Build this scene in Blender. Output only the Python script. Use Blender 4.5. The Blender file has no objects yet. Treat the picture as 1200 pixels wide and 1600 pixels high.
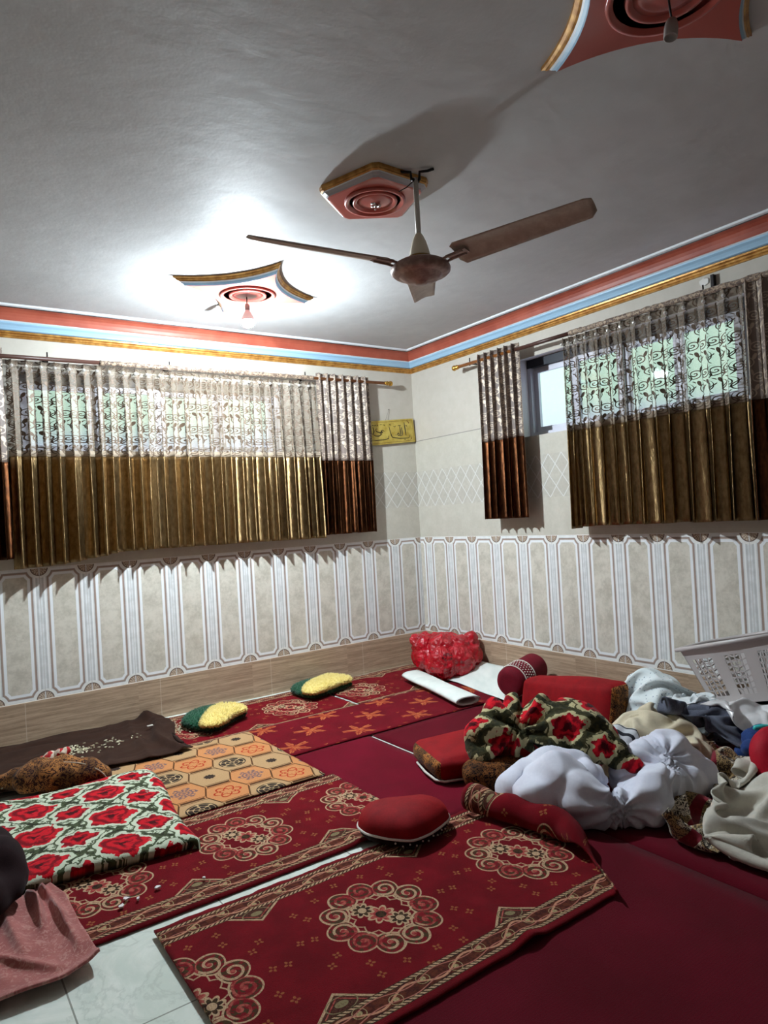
import bpy, bmesh, math, random
import numpy as np
from mathutils import Vector, Matrix, noise as mnoise
PI = math.pi
random.seed(7)
scene = bpy.context.scene
COL = scene.collection

# ------------------------------------------------------------------ helpers
def lin(c):
    o = []
    for v in c:
        v = v / 255.0
        o.append(v / 12.92 if v <= 0.04045 else ((v + 0.055) / 1.055) ** 2.4)
    return (o[0], o[1], o[2], 1.0)

class F:
    """a float socket (or number) in a node tree, with arithmetic"""
    def __init__(s, nb, v): s.nb, s.v = nb, v
    def _b(s, op, *o): return s.nb.m(op, s, *o)
    def __add__(s, o): return s._b('ADD', o)
    __radd__ = __add__
    def __sub__(s, o): return s._b('SUBTRACT', o)
    def __rsub__(s, o): return s.nb.m('SUBTRACT', o, s)
    def __mul__(s, o): return s._b('MULTIPLY', o)
    __rmul__ = __mul__
    def __truediv__(s, o): return s._b('DIVIDE', o)
    def __rtruediv__(s, o): return s.nb.m('DIVIDE', o, s)
    def __neg__(s): return s * -1.0
    def __lt__(s, o): return s._b('LESS_THAN', o)
    def __gt__(s, o): return s._b('GREATER_THAN', o)
    def abs(s): return s._b('ABSOLUTE')
    def sin(s): return s._b('SINE')
    def cos(s): return s._b('COSINE')
    def floor(s): return s._b('FLOOR')
    def sqrt(s): return s._b('SQRT')
    def mod(s, o): return s._b('FLOORED_MODULO', o)
    def rep(s, o): return s.mod(o) - o * 0.5          # repeat, centred
    def mn(s, o): return s._b('MINIMUM', o)
    def mx(s, o): return s._b('MAXIMUM', o)
    def pw(s, o): return s._b('POWER', o)
    def step(s, a, b):                                 # smooth 0..1 between a and b
        n = s.nb.t.nodes.new('ShaderNodeMapRange'); n.interpolation_type = 'SMOOTHSTEP'
        s.nb.link(s, n.inputs[0]); n.inputs[1].default_value = a; n.inputs[2].default_value = b
        return F(s.nb, n.outputs[0])

class NB:
    def __init__(s, tree): s.t = tree
    def link(s, v, sock):
        if isinstance(v, F): v = v.v
        if isinstance(v, bpy.types.NodeSocket): s.t.links.new(v, sock)
        else:
            try: sock.default_value = v
            except TypeError: sock.default_value = (v, v, v)
    def m(s, op, *a):
        n = s.t.nodes.new('ShaderNodeMath'); n.operation = op
        for i, x in enumerate(a): s.link(x, n.inputs[i])
        return F(s, n.outputs[0])
    def atan2(s, y, x): return s.m('ARCTAN2', y, x)
    def length(s, a, b): return (a * a + b * b).sqrt()
    def xyz(s, kind='UV'):
        if kind == 'POS':
            n = s.t.nodes.new('ShaderNodeNewGeometry'); o = n.outputs['Position']
        else:
            n = s.t.nodes.new('ShaderNodeTexCoord'); o = n.outputs[{'UV': 'UV', 'OBJ': 'Object'}[kind]]
        p = s.t.nodes.new('ShaderNodeSeparateXYZ'); s.t.links.new(o, p.inputs[0])
        return F(s, p.outputs[0]), F(s, p.outputs[1]), F(s, p.outputs[2])
    def vec(s, x, y, z=0.0):
        n = s.t.nodes.new('ShaderNodeCombineXYZ')
        for i, q in enumerate((x, y, z)): s.link(q, n.inputs[i])
        return n.outputs[0]
    def noise(s, v, scale, detail=3.0, rough=0.55, dist=0.0):
        n = s.t.nodes.new('ShaderNodeTexNoise'); s.t.links.new(v, n.inputs['Vector'])
        n.inputs['Scale'].default_value = scale; n.inputs['Detail'].default_value = detail
        n.inputs['Roughness'].default_value = rough; n.inputs['Distortion'].default_value = dist
        return F(s, n.outputs[0])
    def voro(s, v, scale, feature='F1'):
        n = s.t.nodes.new('ShaderNodeTexVoronoi'); n.feature = feature
        s.t.links.new(v, n.inputs['Vector']); n.inputs['Scale'].default_value = scale
        return F(s, n.outputs['Distance'])
    def mix(s, f, a, b):
        n = s.t.nodes.new('ShaderNodeMix'); n.data_type = 'RGBA'
        s.link(f, n.inputs[0])
        for v, i in ((a, 6), (b, 7)):
            if isinstance(v, tuple) and len(v) == 3: v = lin(v)
            if isinstance(v, F): v = v.v
            if isinstance(v, bpy.types.NodeSocket): s.t.links.new(v, n.inputs[i])
            else: n.inputs[i].default_value = v
        return n.outputs[2]

def material(name, col, rough=0.6, metal=0.0, spec=0.4, sheen=0.0, bump=None, bump_d=0.002, coat=0.0, alpha=None,
             emit=None, trans=0.0, sss=0.0, sheen_tint=None):
    m = bpy.data.materials.new(name); m.use_nodes = True
    t = m.node_tree; nb = NB(t)
    p = t.nodes['Principled BSDF']
    c = col(nb) if callable(col) else col
    if isinstance(c, tuple): c = lin(c) if len(c) == 3 else c
    nb.link(c, p.inputs['Base Color'])
    r = rough(nb) if callable(rough) else rough
    nb.link(r, p.inputs['Roughness'])
    me = metal(nb) if callable(metal) else metal
    nb.link(me, p.inputs['Metallic'])
    p.inputs['Specular IOR Level'].default_value = spec
    p.inputs['Sheen Weight'].default_value = sheen
    p.inputs['Sheen Roughness'].default_value = 0.45
    if sheen_tint: p.inputs['Sheen Tint'].default_value = lin(sheen_tint)
    p.inputs['Coat Weight'].default_value = coat
    p.inputs['Transmission Weight'].default_value = trans
    if sss:
        p.inputs['Subsurface Weight'].default_value = sss
        p.inputs['Subsurface Radius'].default_value = (0.02, 0.01, 0.01)
    if alpha is not None:
        nb.link(alpha(nb) if callable(alpha) else alpha, p.inputs['Alpha'])
    if bump:
        b = t.nodes.new('ShaderNodeBump'); b.inputs['Distance'].default_value = bump_d
        b.inputs['Strength'].default_value = 1.0
        nb.link(bump(nb), b.inputs['Height']); t.links.new(b.outputs[0], p.inputs['Normal'])
    if emit:
        p.inputs['Emission Color'].default_value = lin(emit[0]); p.inputs['Emission Strength'].default_value = emit[1]
    return m

def link_obj(name, me, mat=None, parent=None, smooth=True, loc=None):
    """link a mesh built in world coordinates; re-base its vertices on the parent (or on loc)"""
    base = Vector(loc) if loc is not None else (world_loc(parent) if parent else Vector((0, 0, 0)))
    if base.length > 0: me.transform(Matrix.Translation(-base))
    o = bpy.data.objects.new(name, me); COL.objects.link(o)
    if mat is not None:
        for q in (mat if isinstance(mat, (list, tuple)) else [mat]): me.materials.append(q)
    if parent is not None: o.parent = parent
    elif base.length > 0: o.location = base
    if smooth and len(me.polygons): me.polygons.foreach_set('use_smooth', [True] * len(me.polygons))
    me.update()
    return o

def world_loc(o):
    v = Vector((0, 0, 0))
    while o is not None: v += o.location; o = o.parent
    return v

def bm_obj(name, bm, mat=None, parent=None, smooth=False, loc=None):
    me = bpy.data.meshes.new(name); bmesh.ops.recalc_face_normals(bm, faces=bm.faces[:]); bm.to_mesh(me); bm.free()
    return link_obj(name, me, mat, parent, smooth, loc)

def tag(o, label, cat, group=None):
    o['label'] = label; o['category'] = cat
    if group: o['group'] = group
    return o
def stuff(o): o['kind'] = 'stuff'; return o
def structure(o): o['kind'] = 'structure'; return o
def thing(name, label, cat, loc, group=None):
    o = bpy.data.objects.new(name, None); o.empty_display_size = 0.1
    COL.objects.link(o); o.location = loc
    return tag(o, label, cat, group)

def box(bm, lo, hi, mi=0):
    r = bmesh.ops.create_cube(bm, size=1.0)
    for v in r['verts']:
        v.co = Vector(((lo[0] + hi[0]) / 2 + v.co.x * (hi[0] - lo[0]), (lo[1] + hi[1]) / 2 + v.co.y * (hi[1] - lo[1]),
                       (lo[2] + hi[2]) / 2 + v.co.z * (hi[2] - lo[2])))
    for f in {f for v in r['verts'] for f in v.link_faces}: f.material_index = mi
    return r['verts']
def bevel(bm, w, seg=2, edges=None):
    bmesh.ops.bevel(bm, geom=edges or bm.edges[:], offset=w, segments=seg, affect='EDGES', profile=0.5)
def lathe(bm, prof, c, seg=40, axis='Z', mi=0, rot=None):
    """prof: list of (r, h); revolve about an axis through c"""
    rings = []
    for r, h in prof:
        ring = []
        for k in range(seg):
            a = 2 * PI * k / seg
            p = Vector((r * math.cos(a), r * math.sin(a), h))
            if axis == 'X': p = Vector((p.z, p.x, p.y))
            elif axis == 'Y': p = Vector((p.x, p.z, p.y))
            if rot is not None: p = rot @ p
            ring.append(bm.verts.new(Vector(c) + p))
        rings.append(ring)
    for a, b in zip(rings, rings[1:]):
        for k in range(seg):
            f = bm.faces.new((a[k], a[(k + 1) % seg], b[(k + 1) % seg], b[k])); f.material_index = mi
    for ring, (r, h) in ((rings[0], prof[0]), (rings[-1], prof[-1])):
        if r > 1e-5:
            f = bm.faces.new(ring); f.material_index = mi
def tube(bm, pts, r, seg=10, mi=0, closed=False):
    """round tube along pts; r a number or one per point"""
    n = len(pts); pts = [Vector(p) for p in pts]
    rs = r if isinstance(r, (list, tuple)) else [r] * n
    rings = []; up = None
    for i, p in enumerate(pts):
        if closed: t = (pts[(i + 1) % n] - pts[i - 1])
        else: t = (pts[min(i + 1, n - 1)] - pts[max(i - 1, 0)])
        t.normalize()
        if up is None: up = Vector((0, 0, 1)) if abs(t.z) < .9 else Vector((1, 0, 0))
        a = t.cross(up)
        if a.length < 1e-4: a = t.cross(Vector((0.3, 1, 0.2)))
        a.normalize(); b = a.cross(t).normalized(); up = b
        rings.append([bm.verts.new(p + (a * math.cos(2 * PI * k / seg) + b * math.sin(2 * PI * k / seg)) * rs[i]) for k in range(seg)])
    m = n if closed else n - 1
    for i in range(m):
        A, B = rings[i], rings[(i + 1) % n]
        for k in range(seg):
            bm.faces.new((A[k], A[(k + 1) % seg], B[(k + 1) % seg], B[k])).material_index = mi
    if not closed:
        bm.faces.new(rings[0]).material_index = mi; bm.faces.new(rings[-1]).material_index = mi
def grid_mesh(name, P, UV=None, wrap=False):
    """P: (n, m, 3) array -> quad mesh with uv in metres"""
    n, m = P.shape[:2]
    idx = np.arange(n * m).reshape(n, m)
    if wrap: idx = np.concatenate([idx, idx[:, :1]], 1)
    a, b, c, d = idx[:-1, :-1], idx[1:, :-1], idx[1:, 1:], idx[:-1, 1:]
    f = np.stack([a, b, c, d], -1).reshape(-1, 4)
    me = bpy.data.meshes.new(name)
    me.vertices.add(n * m); me.vertices.foreach_set('co', P.reshape(-1).astype(np.float32))
    me.loops.add(f.size); me.loops.foreach_set('vertex_index', f.reshape(-1).astype(np.int32))
    me.polygons.add(len(f)); me.polygons.foreach_set('loop_start', np.arange(0, f.size, 4, dtype=np.int32))
    me.polygons.foreach_set('loop_total', np.full(len(f), 4, dtype=np.int32))
    me.update(calc_edges=True)
    if UV is not None:
        l = me.uv_layers.new(name='UVMap')
        l.data.foreach_set('uv', UV.reshape(-1, 2)[f.reshape(-1)].reshape(-1).astype(np.float32))
    me.validate()
    return me
def solid_sheet(name, P, UV, th, edge_noise=0.0, seed=0):
    """closed sheet: top grid P plus an offset underside, joined round the rim"""
    n, m = P.shape[:2]
    du = np.gradient(P, axis=0); dv = np.gradient(P, axis=1)
    N = np.cross(du, dv); N /= np.linalg.norm(N, axis=-1, keepdims=True) + 1e-9
    if N[..., 2].mean() < 0: N = -N
    Q = P - N * th
    # one closed strip: run top along columns then the underside back
    T = np.concatenate([P, Q[:, ::-1]], 1); U = np.concatenate([UV, UV[:, ::-1]], 1)
    me = grid_mesh(name, T, U, wrap=True)
    bm = bmesh.new(); bm.from_mesh(me)
    bm.verts.ensure_lookup_table()
    uvl = bm.loops.layers.uv.active
    W = 2 * m
    for i in (0, n - 1):
        for j in range(m - 1):
            vs = [bm.verts[i * W + j], bm.verts[i * W + j + 1], bm.verts[i * W + (W - 2 - j)], bm.verts[i * W + (W - 1 - j)]]
            try:
                f = bm.faces.new(vs)
                for l in f.loops: l[uvl].uv = UV[i, j]
            except ValueError: pass
    bmesh.ops.recalc_face_normals(bm, faces=bm.faces[:])
    bm.to_mesh(me); bm.free()
    return me
def nz(x, y, z=0.0): return mnoise.noise(Vector((x, y, z)))
def nz_arr(P, s, off=0.0, amp=None):
    s3 = s if isinstance(s, tuple) else (s, s, s)
    f = P.reshape(-1, 3)
    return np.array([mnoise.noise(Vector((p[0] * s3[0] + off, p[1] * s3[1] + off * .7, p[2] * s3[2] - off))) for p in f]).reshape(P.shape[:-1])
def polyline(pts, n):
    p = np.array(pts, float); d = np.r_[0, np.cumsum(np.linalg.norm(np.diff(p, axis=0), axis=1))]
    t = np.linspace(0, d[-1], n)
    return np.stack([np.interp(t, d, p[:, k]) for k in range(p.shape[1])], 1)
def smoothline(pts, n, it=6):
    q = polyline(pts, n)
    for _ in range(it): q[1:-1] = .5 * q[1:-1] + .25 * (q[:-2] + q[2:])
    return q
def coons(b, t, l, r, n, m):
    """patch from 4 edge polylines: b (v=0, along u), t (v=1), l (u=0, along v), r (u=1)"""
    B, T, L, R = smoothline(b, n), smoothline(t, n), smoothline(l, m), smoothline(r, m)
    u = np.linspace(0, 1, n)[:, None, None]; v = np.linspace(0, 1, m)[None, :, None]
    return ((1 - v) * B[:, None] + v * T[:, None] + (1 - u) * L[None] + u * R[None]
            - ((1 - u) * (1 - v) * B[0] + u * (1 - v) * B[-1] + (1 - u) * v * T[0] + u * v * T[-1]))
def arc_uv(P):
    du = np.linalg.norm(np.diff(P, axis=0), axis=-1).mean(1); dv = np.linalg.norm(np.diff(P, axis=1), axis=-1).mean(0)
    u = np.r_[0, np.cumsum(du)]; v = np.r_[0, np.cumsum(dv)]
    return np.stack(np.meshgrid(u, v, indexing='ij'), -1)

def blob(name, elems, mat, parent=None, voxel=0.014, smooth=8, disp=None, sub=0, loc=None, flat=0.0):
    """soft lump: union of balls (x, y, z, r[, squash z]) and of the gaps between neighbours, remeshed and creased"""
    bm = bmesh.new()
    for e in elems:
        M = Matrix.Translation(e[:3]) @ Matrix.Diagonal((1, 1, e[4] if len(e) > 4 else 1, 1))
        bmesh.ops.create_icosphere(bm, subdivisions=3, radius=e[3], matrix=M)
    me = bpy.data.meshes.new(name); bm.to_mesh(me); bm.free()
    o = bpy.data.objects.new('tmp', me); COL.objects.link(o)
    r = o.modifiers.new('r', 'REMESH'); r.mode = 'VOXEL'; r.voxel_size = voxel
    s = o.modifiers.new('s', 'SMOOTH'); s.iterations = smooth; s.factor = 0.5
    if sub:
        q = o.modifiers.new('q', 'SUBSURF'); q.levels = q.render_levels = sub
    dg = bpy.context.evaluated_depsgraph_get()
    out = bpy.data.meshes.new_from_object(o.evaluated_get(dg)); out.name = name
    bpy.data.objects.remove(o); bpy.data.meshes.remove(me)
    n = len(out.vertices)
    co = np.empty(n * 3); out.vertices.foreach_get('co', co); co = co.reshape(-1, 3)
    no = np.empty(n * 3); out.vertex_normals.foreach_get('vector', no); no = no.reshape(-1, 3)
    if disp is not None: co = co + no * disp(co, no)[:, None]
    co[:, 2] = np.maximum(co[:, 2], flat + 0.002 * (1 + np.sin(co[:, 0] * 90)))
    out.vertices.foreach_set('co', co.reshape(-1)); out.update()
    return link_obj(name, out, mat, parent, True, loc)
def ridge(P, s, off=0.0):
    return 1.0 - 2.0 * np.abs(nz_arr(P, s, off))
def inflate(name, outline, h, mat, parent=None, z0=0.012, rings=14, power=2.4, under=0.25, disp=None, n=72, loc=None):
    """cushion: rounded closed body over an outline on the floor (star-shaped about its centre)"""
    o = np.array(outline, float)
    o = np.vstack([o, o[:1]]); o = polyline(o, n + 1)[:-1]
    for _ in range(3): o = .5 * o + .25 * (np.roll(o, 1, 0) + np.roll(o, -1, 0))
    c = o.mean(0)
    t = np.linspace(0.02, PI - 0.02, 2 * rings)            # from top centre over the rim to the bottom centre
    rr = np.sin(t) ** (2 / power); hh = np.sign(np.cos(t)) * np.abs(np.cos(t)) ** (2 / power)
    P = np.zeros((len(t), n, 3))
    for i in range(len(t)):
        P[i, :, :2] = c + (o - c) * rr[i]
        P[i, :, 2] = z0 + h * under + (h * (1 - under) if hh[i] > 0 else h * under) * hh[i]
    if disp is not None:
        P[..., 2] += disp(P) * (hh[:, None] > 0)
    me = grid_mesh(name, P, np.stack([P[..., 0], P[..., 1]], -1), wrap=True)
    bm = bmesh.new(); bm.from_mesh(me)
    bmesh.ops.holes_fill(bm, edges=[e for e in bm.edges if e.is_boundary], sides=0)
    bmesh.ops.recalc_face_normals(bm, faces=bm.faces[:]); bm.to_mesh(me); bm.free()
    return link_obj(name, me, mat, parent, True, loc), o, P

def cloth(P0, W, H, hfun, steps=120, iters=6, targets=None, seed=1, t=0.008, grav=0.0016, bend=0.25, fric=0.6):
    """a small position-based cloth: grid P0 of a W x H m sheet falls on hfun and is drawn towards targets, so it buckles into folds"""
    rng = np.random.default_rng(seed)
    X = P0.copy(); n, m = X.shape[:2]; prev = X.copy()
    lx, ly = W / (n - 1), H / (m - 1); ld = math.hypot(lx, ly)
    X[..., 2] += rng.normal(0, .004, (n, m)) + .012 * nz_arr(P0, 6.0, seed * 3.3)
    prev = X.copy()
    if targets:
        g = np.stack([*np.meshgrid(np.arange(n) * lx, np.arange(m) * ly, indexing='ij'), np.zeros((n, m))], -1)
        KF, KG = nz_arr(g, 13.0, seed * 1.7), nz_arr(g, 19.0, seed * 4.1)
    def con(sa, sb, L, k, compress=1.0):
        d = X[sb] - X[sa]; q = np.linalg.norm(d, axis=-1, keepdims=True) + 1e-9
        kk = np.where(q > L, k, k * compress)
        c = d * ((q - L) / q) * .5 * kk
        X[sa] += c; X[sb] -= c
    S = slice
    for st in range(steps):
        vel = (X - prev) * .94; prev = X.copy()
        f = min(1.0, (st + 1) / (steps * .55)); f = f * f * (3 - 2 * f)
        X += vel; X[..., 2] -= grav * (.06 + .94 * f ** 3 if targets else 1.0)
        if targets and f < 1: X[..., 2] += KF * math.cos(st * .21) * .004 + KG * math.sin(st * .13) * .004
        for _ in range(iters):
            for o in (0, 1):
                k = (n - o) // 2 * 2 + o
                con((S(o, k - 1, 2), S(None)), (S(o + 1, k, 2), S(None)), lx, 1.0)
                k = (m - o) // 2 * 2 + o
                con((S(None), S(o, k - 1, 2)), (S(None), S(o + 1, k, 2)), ly, 1.0)
            for o in (0, 1):
                k = (n - o) // 2 * 2 + o
                con((S(o, k - 1, 2), S(0, m - 1)), (S(o + 1, k, 2), S(1, m)), ld, .6)
                con((S(o, k - 1, 2), S(1, m)), (S(o + 1, k, 2), S(0, m - 1)), ld, .6)
            con((S(0, n - 2), S(None)), (S(2, n), S(None)), 2 * lx, bend * .4)
            con((S(None), S(0, m - 2)), (S(None), S(2, m)), 2 * ly, bend * .4)
            h = hfun(X[..., 0], X[..., 1]) + t
            if targets:
                for (i, j), (p, w) in targets.items():
                    q = P0[i, j] * (1 - f) + np.array(p) * f
                    X[i, j, :2] += (q[:2] - X[i, j, :2]) * w
            hit = X[..., 2] < h
            X[..., 2] = np.where(hit, h, X[..., 2])
            X[..., :2] = np.where(hit[..., None], X[..., :2] * (1 - fric) + prev[..., :2] * fric, X[..., :2])
    for _ in range(2):
        Y = X.copy()
        Y[1:-1, 1:-1] = .5 * X[1:-1, 1:-1] + .125 * (X[:-2, 1:-1] + X[2:, 1:-1] + X[1:-1, :-2] + X[1:-1, 2:])
        X = Y
    return X
def upsample(P, k=2):
    for _ in range(k - 1):
        n, m = P.shape[:2]
        Q = np.zeros((2 * n - 1, m, P.shape[2])); Q[::2] = P; Q[1::2] = .5 * (P[1:] + P[:-1])
        Q[2:-2:2] = .75 * Q[2:-2:2] + .125 * (Q[1:-3:2] + Q[3:-1:2])
        R = np.zeros((2 * n - 1, 2 * m - 1, P.shape[2])); R[:, ::2] = Q; R[:, 1::2] = .5 * (Q[:, 1:] + Q[:, :-1])
        R[:, 2:-2:2] = .75 * R[:, 2:-2:2] + .125 * (R[:, 1:-3:2] + R[:, 3:-1:2])
        P = R
    return P
def cloth_obj(name, X, W, H, mat, parent=None, th=0.006, k=2, loc=None):
    n, m = X.shape[:2]
    UV = np.stack(np.meshgrid(np.linspace(0, W, n), np.linspace(0, H, m), indexing='ij'), -1)
    me = solid_sheet(name, upsample(X, k), upsample(UV, k), th)
    return link_obj(name, me, mat, parent, True, loc)

def draped(name, label, cat, c, W, H, ang, comp, mat, hf, seed, n=52, th=.005, z0=.30, bend=.3, steps=190, lift=.07, grav=.00035, k=2, t=.008):
    """sheet of W x H m dropped on hf and pushed together by comp (footprint = size / comp) so that it crumples"""
    m = max(16, int(n * H / W)); rg = np.random.default_rng(seed)
    U, V = np.meshgrid(np.linspace(-.5, .5, n), np.linspace(-.5, .5, m), indexing='ij')
    ca, sa = math.cos(ang), math.sin(ang)
    def place(sx, sy):
        x, y = U * W * sx, V * H * sy
        return np.stack([c[0] + x * ca - y * sa, c[1] + x * sa + y * ca, np.full(U.shape, z0)], -1)
    P0 = place(1, 1); T = place(1 / comp, 1 / comp)
    q = np.stack([U * W, V * H, 0 * U], -1)
    P0[..., 2] += lift * nz_arr(q, 5.5, seed * 2.3) + lift * .6 * nz_arr(q, 11.0, seed * 1.1)
    ring = [(i, j) for i in range(0, n, max(3, n // 7)) for j in (0, m - 1)] + [(i, j) for j in range(0, m, max(3, m // 5)) for i in (0, n - 1)]
    ring += [(n // 3, m // 2), (2 * n // 3, m // 3), (n // 2, 2 * m // 3)]
    tg = {}
    for i, j in ring:
        e = rg.normal(0, .028, 2); tg[(i, j)] = ((T[i, j, 0] + e[0], T[i, j, 1] + e[1], 0), 1.0)
    X = cloth(P0, W, H, hf, steps, 9, tg, seed, bend=bend, grav=grav, t=t)
    return tag(cloth_obj(name, X, W, H, mat, None, th, k, loc=(c[0], c[1], .012)), label, cat)
BULB_E, SKY_E, EXPO, ANISO = 5400.0, 1.6, 0.08, 0.25
# ------------------------------------------------------------------ dimensions (metres; corner of the two walls at the origin)
ZB, ZT, ZL, ZC, ZH = 0.3135, 1.2705, 2.2465, 2.942, 3.146
PANEL = 0.3207
XW, YW = -5.3, -6.7          # far ends of the room

# ------------------------------------------------------------------ materials of the room
def wall_col(axis, off):
    def fn(nb):
        x, y, z = nb.xyz('POS')
        u = x if axis == 'X' else y
        pos = nb.vec(x, y, z)
        q = (u + off).mod(PANEL)
        a = q.mn(PANEL - q)
        b = (z - ZB).mn(ZT - z)
        c = nb.length(a, b)
        s = (a - 0.052).mn(b - 0.030).mn(c - 0.088)
        n1 = nb.noise(pos, 9.0, 5.0, 0.65)
        n2 = nb.noise(pos, 45.0, 4.0, 0.7)
        marble = nb.mix((n1 * .75 + n2 * .35).step(.38, .68), (184, 178, 164), (213, 207, 194))
        col = nb.mix(nb.noise(pos, 16.0, 3.0).step(.35, .65), (212, 215, 215), (230, 232, 233))     # pilaster ground
        st = ((a - 0.020).abs() < 0.006) + ((a - 0.042).abs() < 0.003)
        col = nb.mix(st * .55, col, (178, 178, 176))
        col = nb.mix((a - 0.032).abs() < 0.004, col, (240, 241, 242))
        ring = (s > -0.020) * (s < -0.010)
        col = nb.mix(ring * .7, col, (238, 238, 236))
        col = nb.mix((s.abs() < 0.0050) * .85, col, (140, 112, 96))
        col = nb.mix((s > 0.0050) * (s < 0.010), col, (178, 160, 148))
        col = nb.mix((s > 0.012) * (s < 0.030), col, (236, 238, 240))
        col = nb.mix((s > 0.030), col, marble)
        # quarter fans in the corners
        ang = nb.atan2(b, a)
        sp = ((ang * 9.0).sin().abs()) * (c > 0.012)
        fan = nb.mix((nb.noise(pos, 120.0, 2.0) + sp * .25).step(.45, .85), (128, 104, 88), (205, 188, 168))
        col = nb.mix((c < 0.056) * (a > 0.004), col, fan)
        col = nb.mix(((c - 0.056).abs() < 0.0035), col, (110, 92, 82))
        col = nb.mix((c > 0.060) * (c < 0.076), col, (232, 232, 228))
        col = nb.mix((a < 0.0018), col, (196, 194, 190))
        col = nb.mix((b < 0.004), col, (232, 230, 226))
        # plain tile above the panels, with the band of lozenges
        up = nb.mix((n1 * .7 + n2 * .3).step(.35, .7), (190, 185, 172), (201, 196, 184))
        zz = (z - 1.757).abs()
        band = zz < 0.178
        d1 = ((u * (1 / 0.135)) + (z - 1.757) * (1 / 0.178)).mod(1.0)
        d2 = ((u * (1 / 0.135)) - (z - 1.757) * (1 / 0.178)).mod(1.0)
        ch = (((u * (1 / 0.135)) + (z - 1.757) * (1 / 0.178)).floor() + ((u * (1 / 0.135)) - (z - 1.757) * (1 / 0.178)).floor()).mod(2.0)
        loz = nb.mix(nb.noise(pos, 30.0, 3.0).step(.3, .7), (180, 175, 164), (194, 189, 178))
        up = nb.mix(band * .7, up, loz)
        up = nb.mix(band * ch * .16, up, (160, 156, 148))
        lines = (((d1 - .5).abs() > 0.468) + ((d2 - .5).abs() > 0.468)).mn(1.0)
        up = nb.mix(band * lines, up, (214, 214, 210))
        paint = nb.mix(n1.step(.3, .7), (192, 185, 173), (198, 191, 180))
        up = nb.mix(z > ZL, up, paint)
        up = nb.mix((z - ZL).abs() < 0.0035, up, (138, 134, 128))
        return nb.mix(z > ZT, col, up)
    return fn
def wall_rough(nb):
    x, y, z = nb.xyz('POS')
    return (z > ZL) * .35 + .32
M_wallL = material('tiled_wall_left', wall_col('X', 0.32602), wall_rough, spec=.35)
M_wallR = material('tiled_wall_right', wall_col('Y', 0.13425), wall_rough, spec=.35)
M_plain = material('plain_wall_paint', (138, 128, 118), .7)
M_reveal = material('window_reveal_paint', (226, 222, 226), .6)
def ceil_col(nb):
    x, y, z = nb.xyz('POS'); p = nb.vec(x, y, z)
    n = nb.noise(p, 1.3, 4.0) * .6 + nb.noise(p, 7.0, 4.0, .6) * .4
    return nb.mix(n.step(.36, .64), (186, 186, 186), (195, 195, 195))
M_ceil = material('ceiling_paint', ceil_col, .62, spec=.25, bump=lambda nb: nb.noise(nb.vec(*nb.xyz('POS')), 6.0, 4.0, .6), bump_d=.004)
def floor_col(nb):
    x, y, z = nb.xyz('POS'); p = nb.vec(x, y, z)
    n = nb.noise(p, 3.2, 6.0, .65, 1.2)
    c = nb.mix(n.step(.35, .7), (214, 224, 214), (240, 244, 236))
    v = (nb.noise(p, 2.0, 5.0, .6, 2.0) - .5).abs()
    c = nb.mix(v.step(.03, .0) * .3, c, (176, 186, 176))
    gx = ((x + 3.95).mod(0.6)); gy = ((y + 3.372).mod(0.6))
    g = (gx.mn(0.6 - gx) < 0.0028) + (gy.mn(0.6 - gy) < 0.0028)
    return nb.mix(g.mn(1.0) * .8, c, (120, 122, 112))
M_floor = material('glazed_floor_tile', floor_col, .16, spec=.5)
def wood_col(axis, off):
    def fn(nb):
        x, y, z = nb.xyz('POS'); u = x if axis == 'X' else y
        p = nb.vec(u * 1.6, z * 38.0, (u / 0.96).floor() * 3.7)
        n = nb.noise(p, 1.5, 6.0, .7, .6)
        n2 = nb.noise(nb.vec(u * 9.0, z * 120.0, 0.0), 2.0, 3.0, .6)
        c = nb.mix(n.step(.33, .68), (150, 126, 104), (194, 168, 142))
        c = nb.mix(n2.step(.56, .74) * .6, c, (112, 90, 74))
        g = (u + off).mod(0.962); g = g.mn(0.962 - g) < 0.0025
        return nb.mix(g * .7, c, (206, 190, 170))
    return fn
M_bbL = material('wood_look_skirting_left', wood_col('X', 0.784), .38, spec=.4)
M_bbR = material('wood_look_skirting_right', wood_col('Y', 0.19), .38, spec=.4)
def gold_col(nb):
    p = nb.vec(*nb.xyz('POS')); return nb.mix(nb.noise(p, 24.0, 4.0).step(.3, .7), (160, 108, 48), (206, 156, 84))
M_gold = material('gold_cornice_paint', gold_col, .36, metal=.35)
M_blue = material('light_blue_cornice_paint', (158, 194, 220), .45)
M_white = material('white_cornice_paint', (226, 230, 234), .5)
def cove_col(nb):
    p = nb.vec(*nb.xyz('POS')); return nb.mix(nb.noise(p, 5.0, 4.0).step(.3, .7), (148, 68, 52), (172, 88, 68))
M_cove = material('terracotta_cornice_paint', cove_col, .42)
M_pink = material('salmon_medallion_paint', (178, 88, 78), .28, coat=.3)
M_dark = material('dark_metal', (38, 34, 34), .45, metal=.6)

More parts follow.
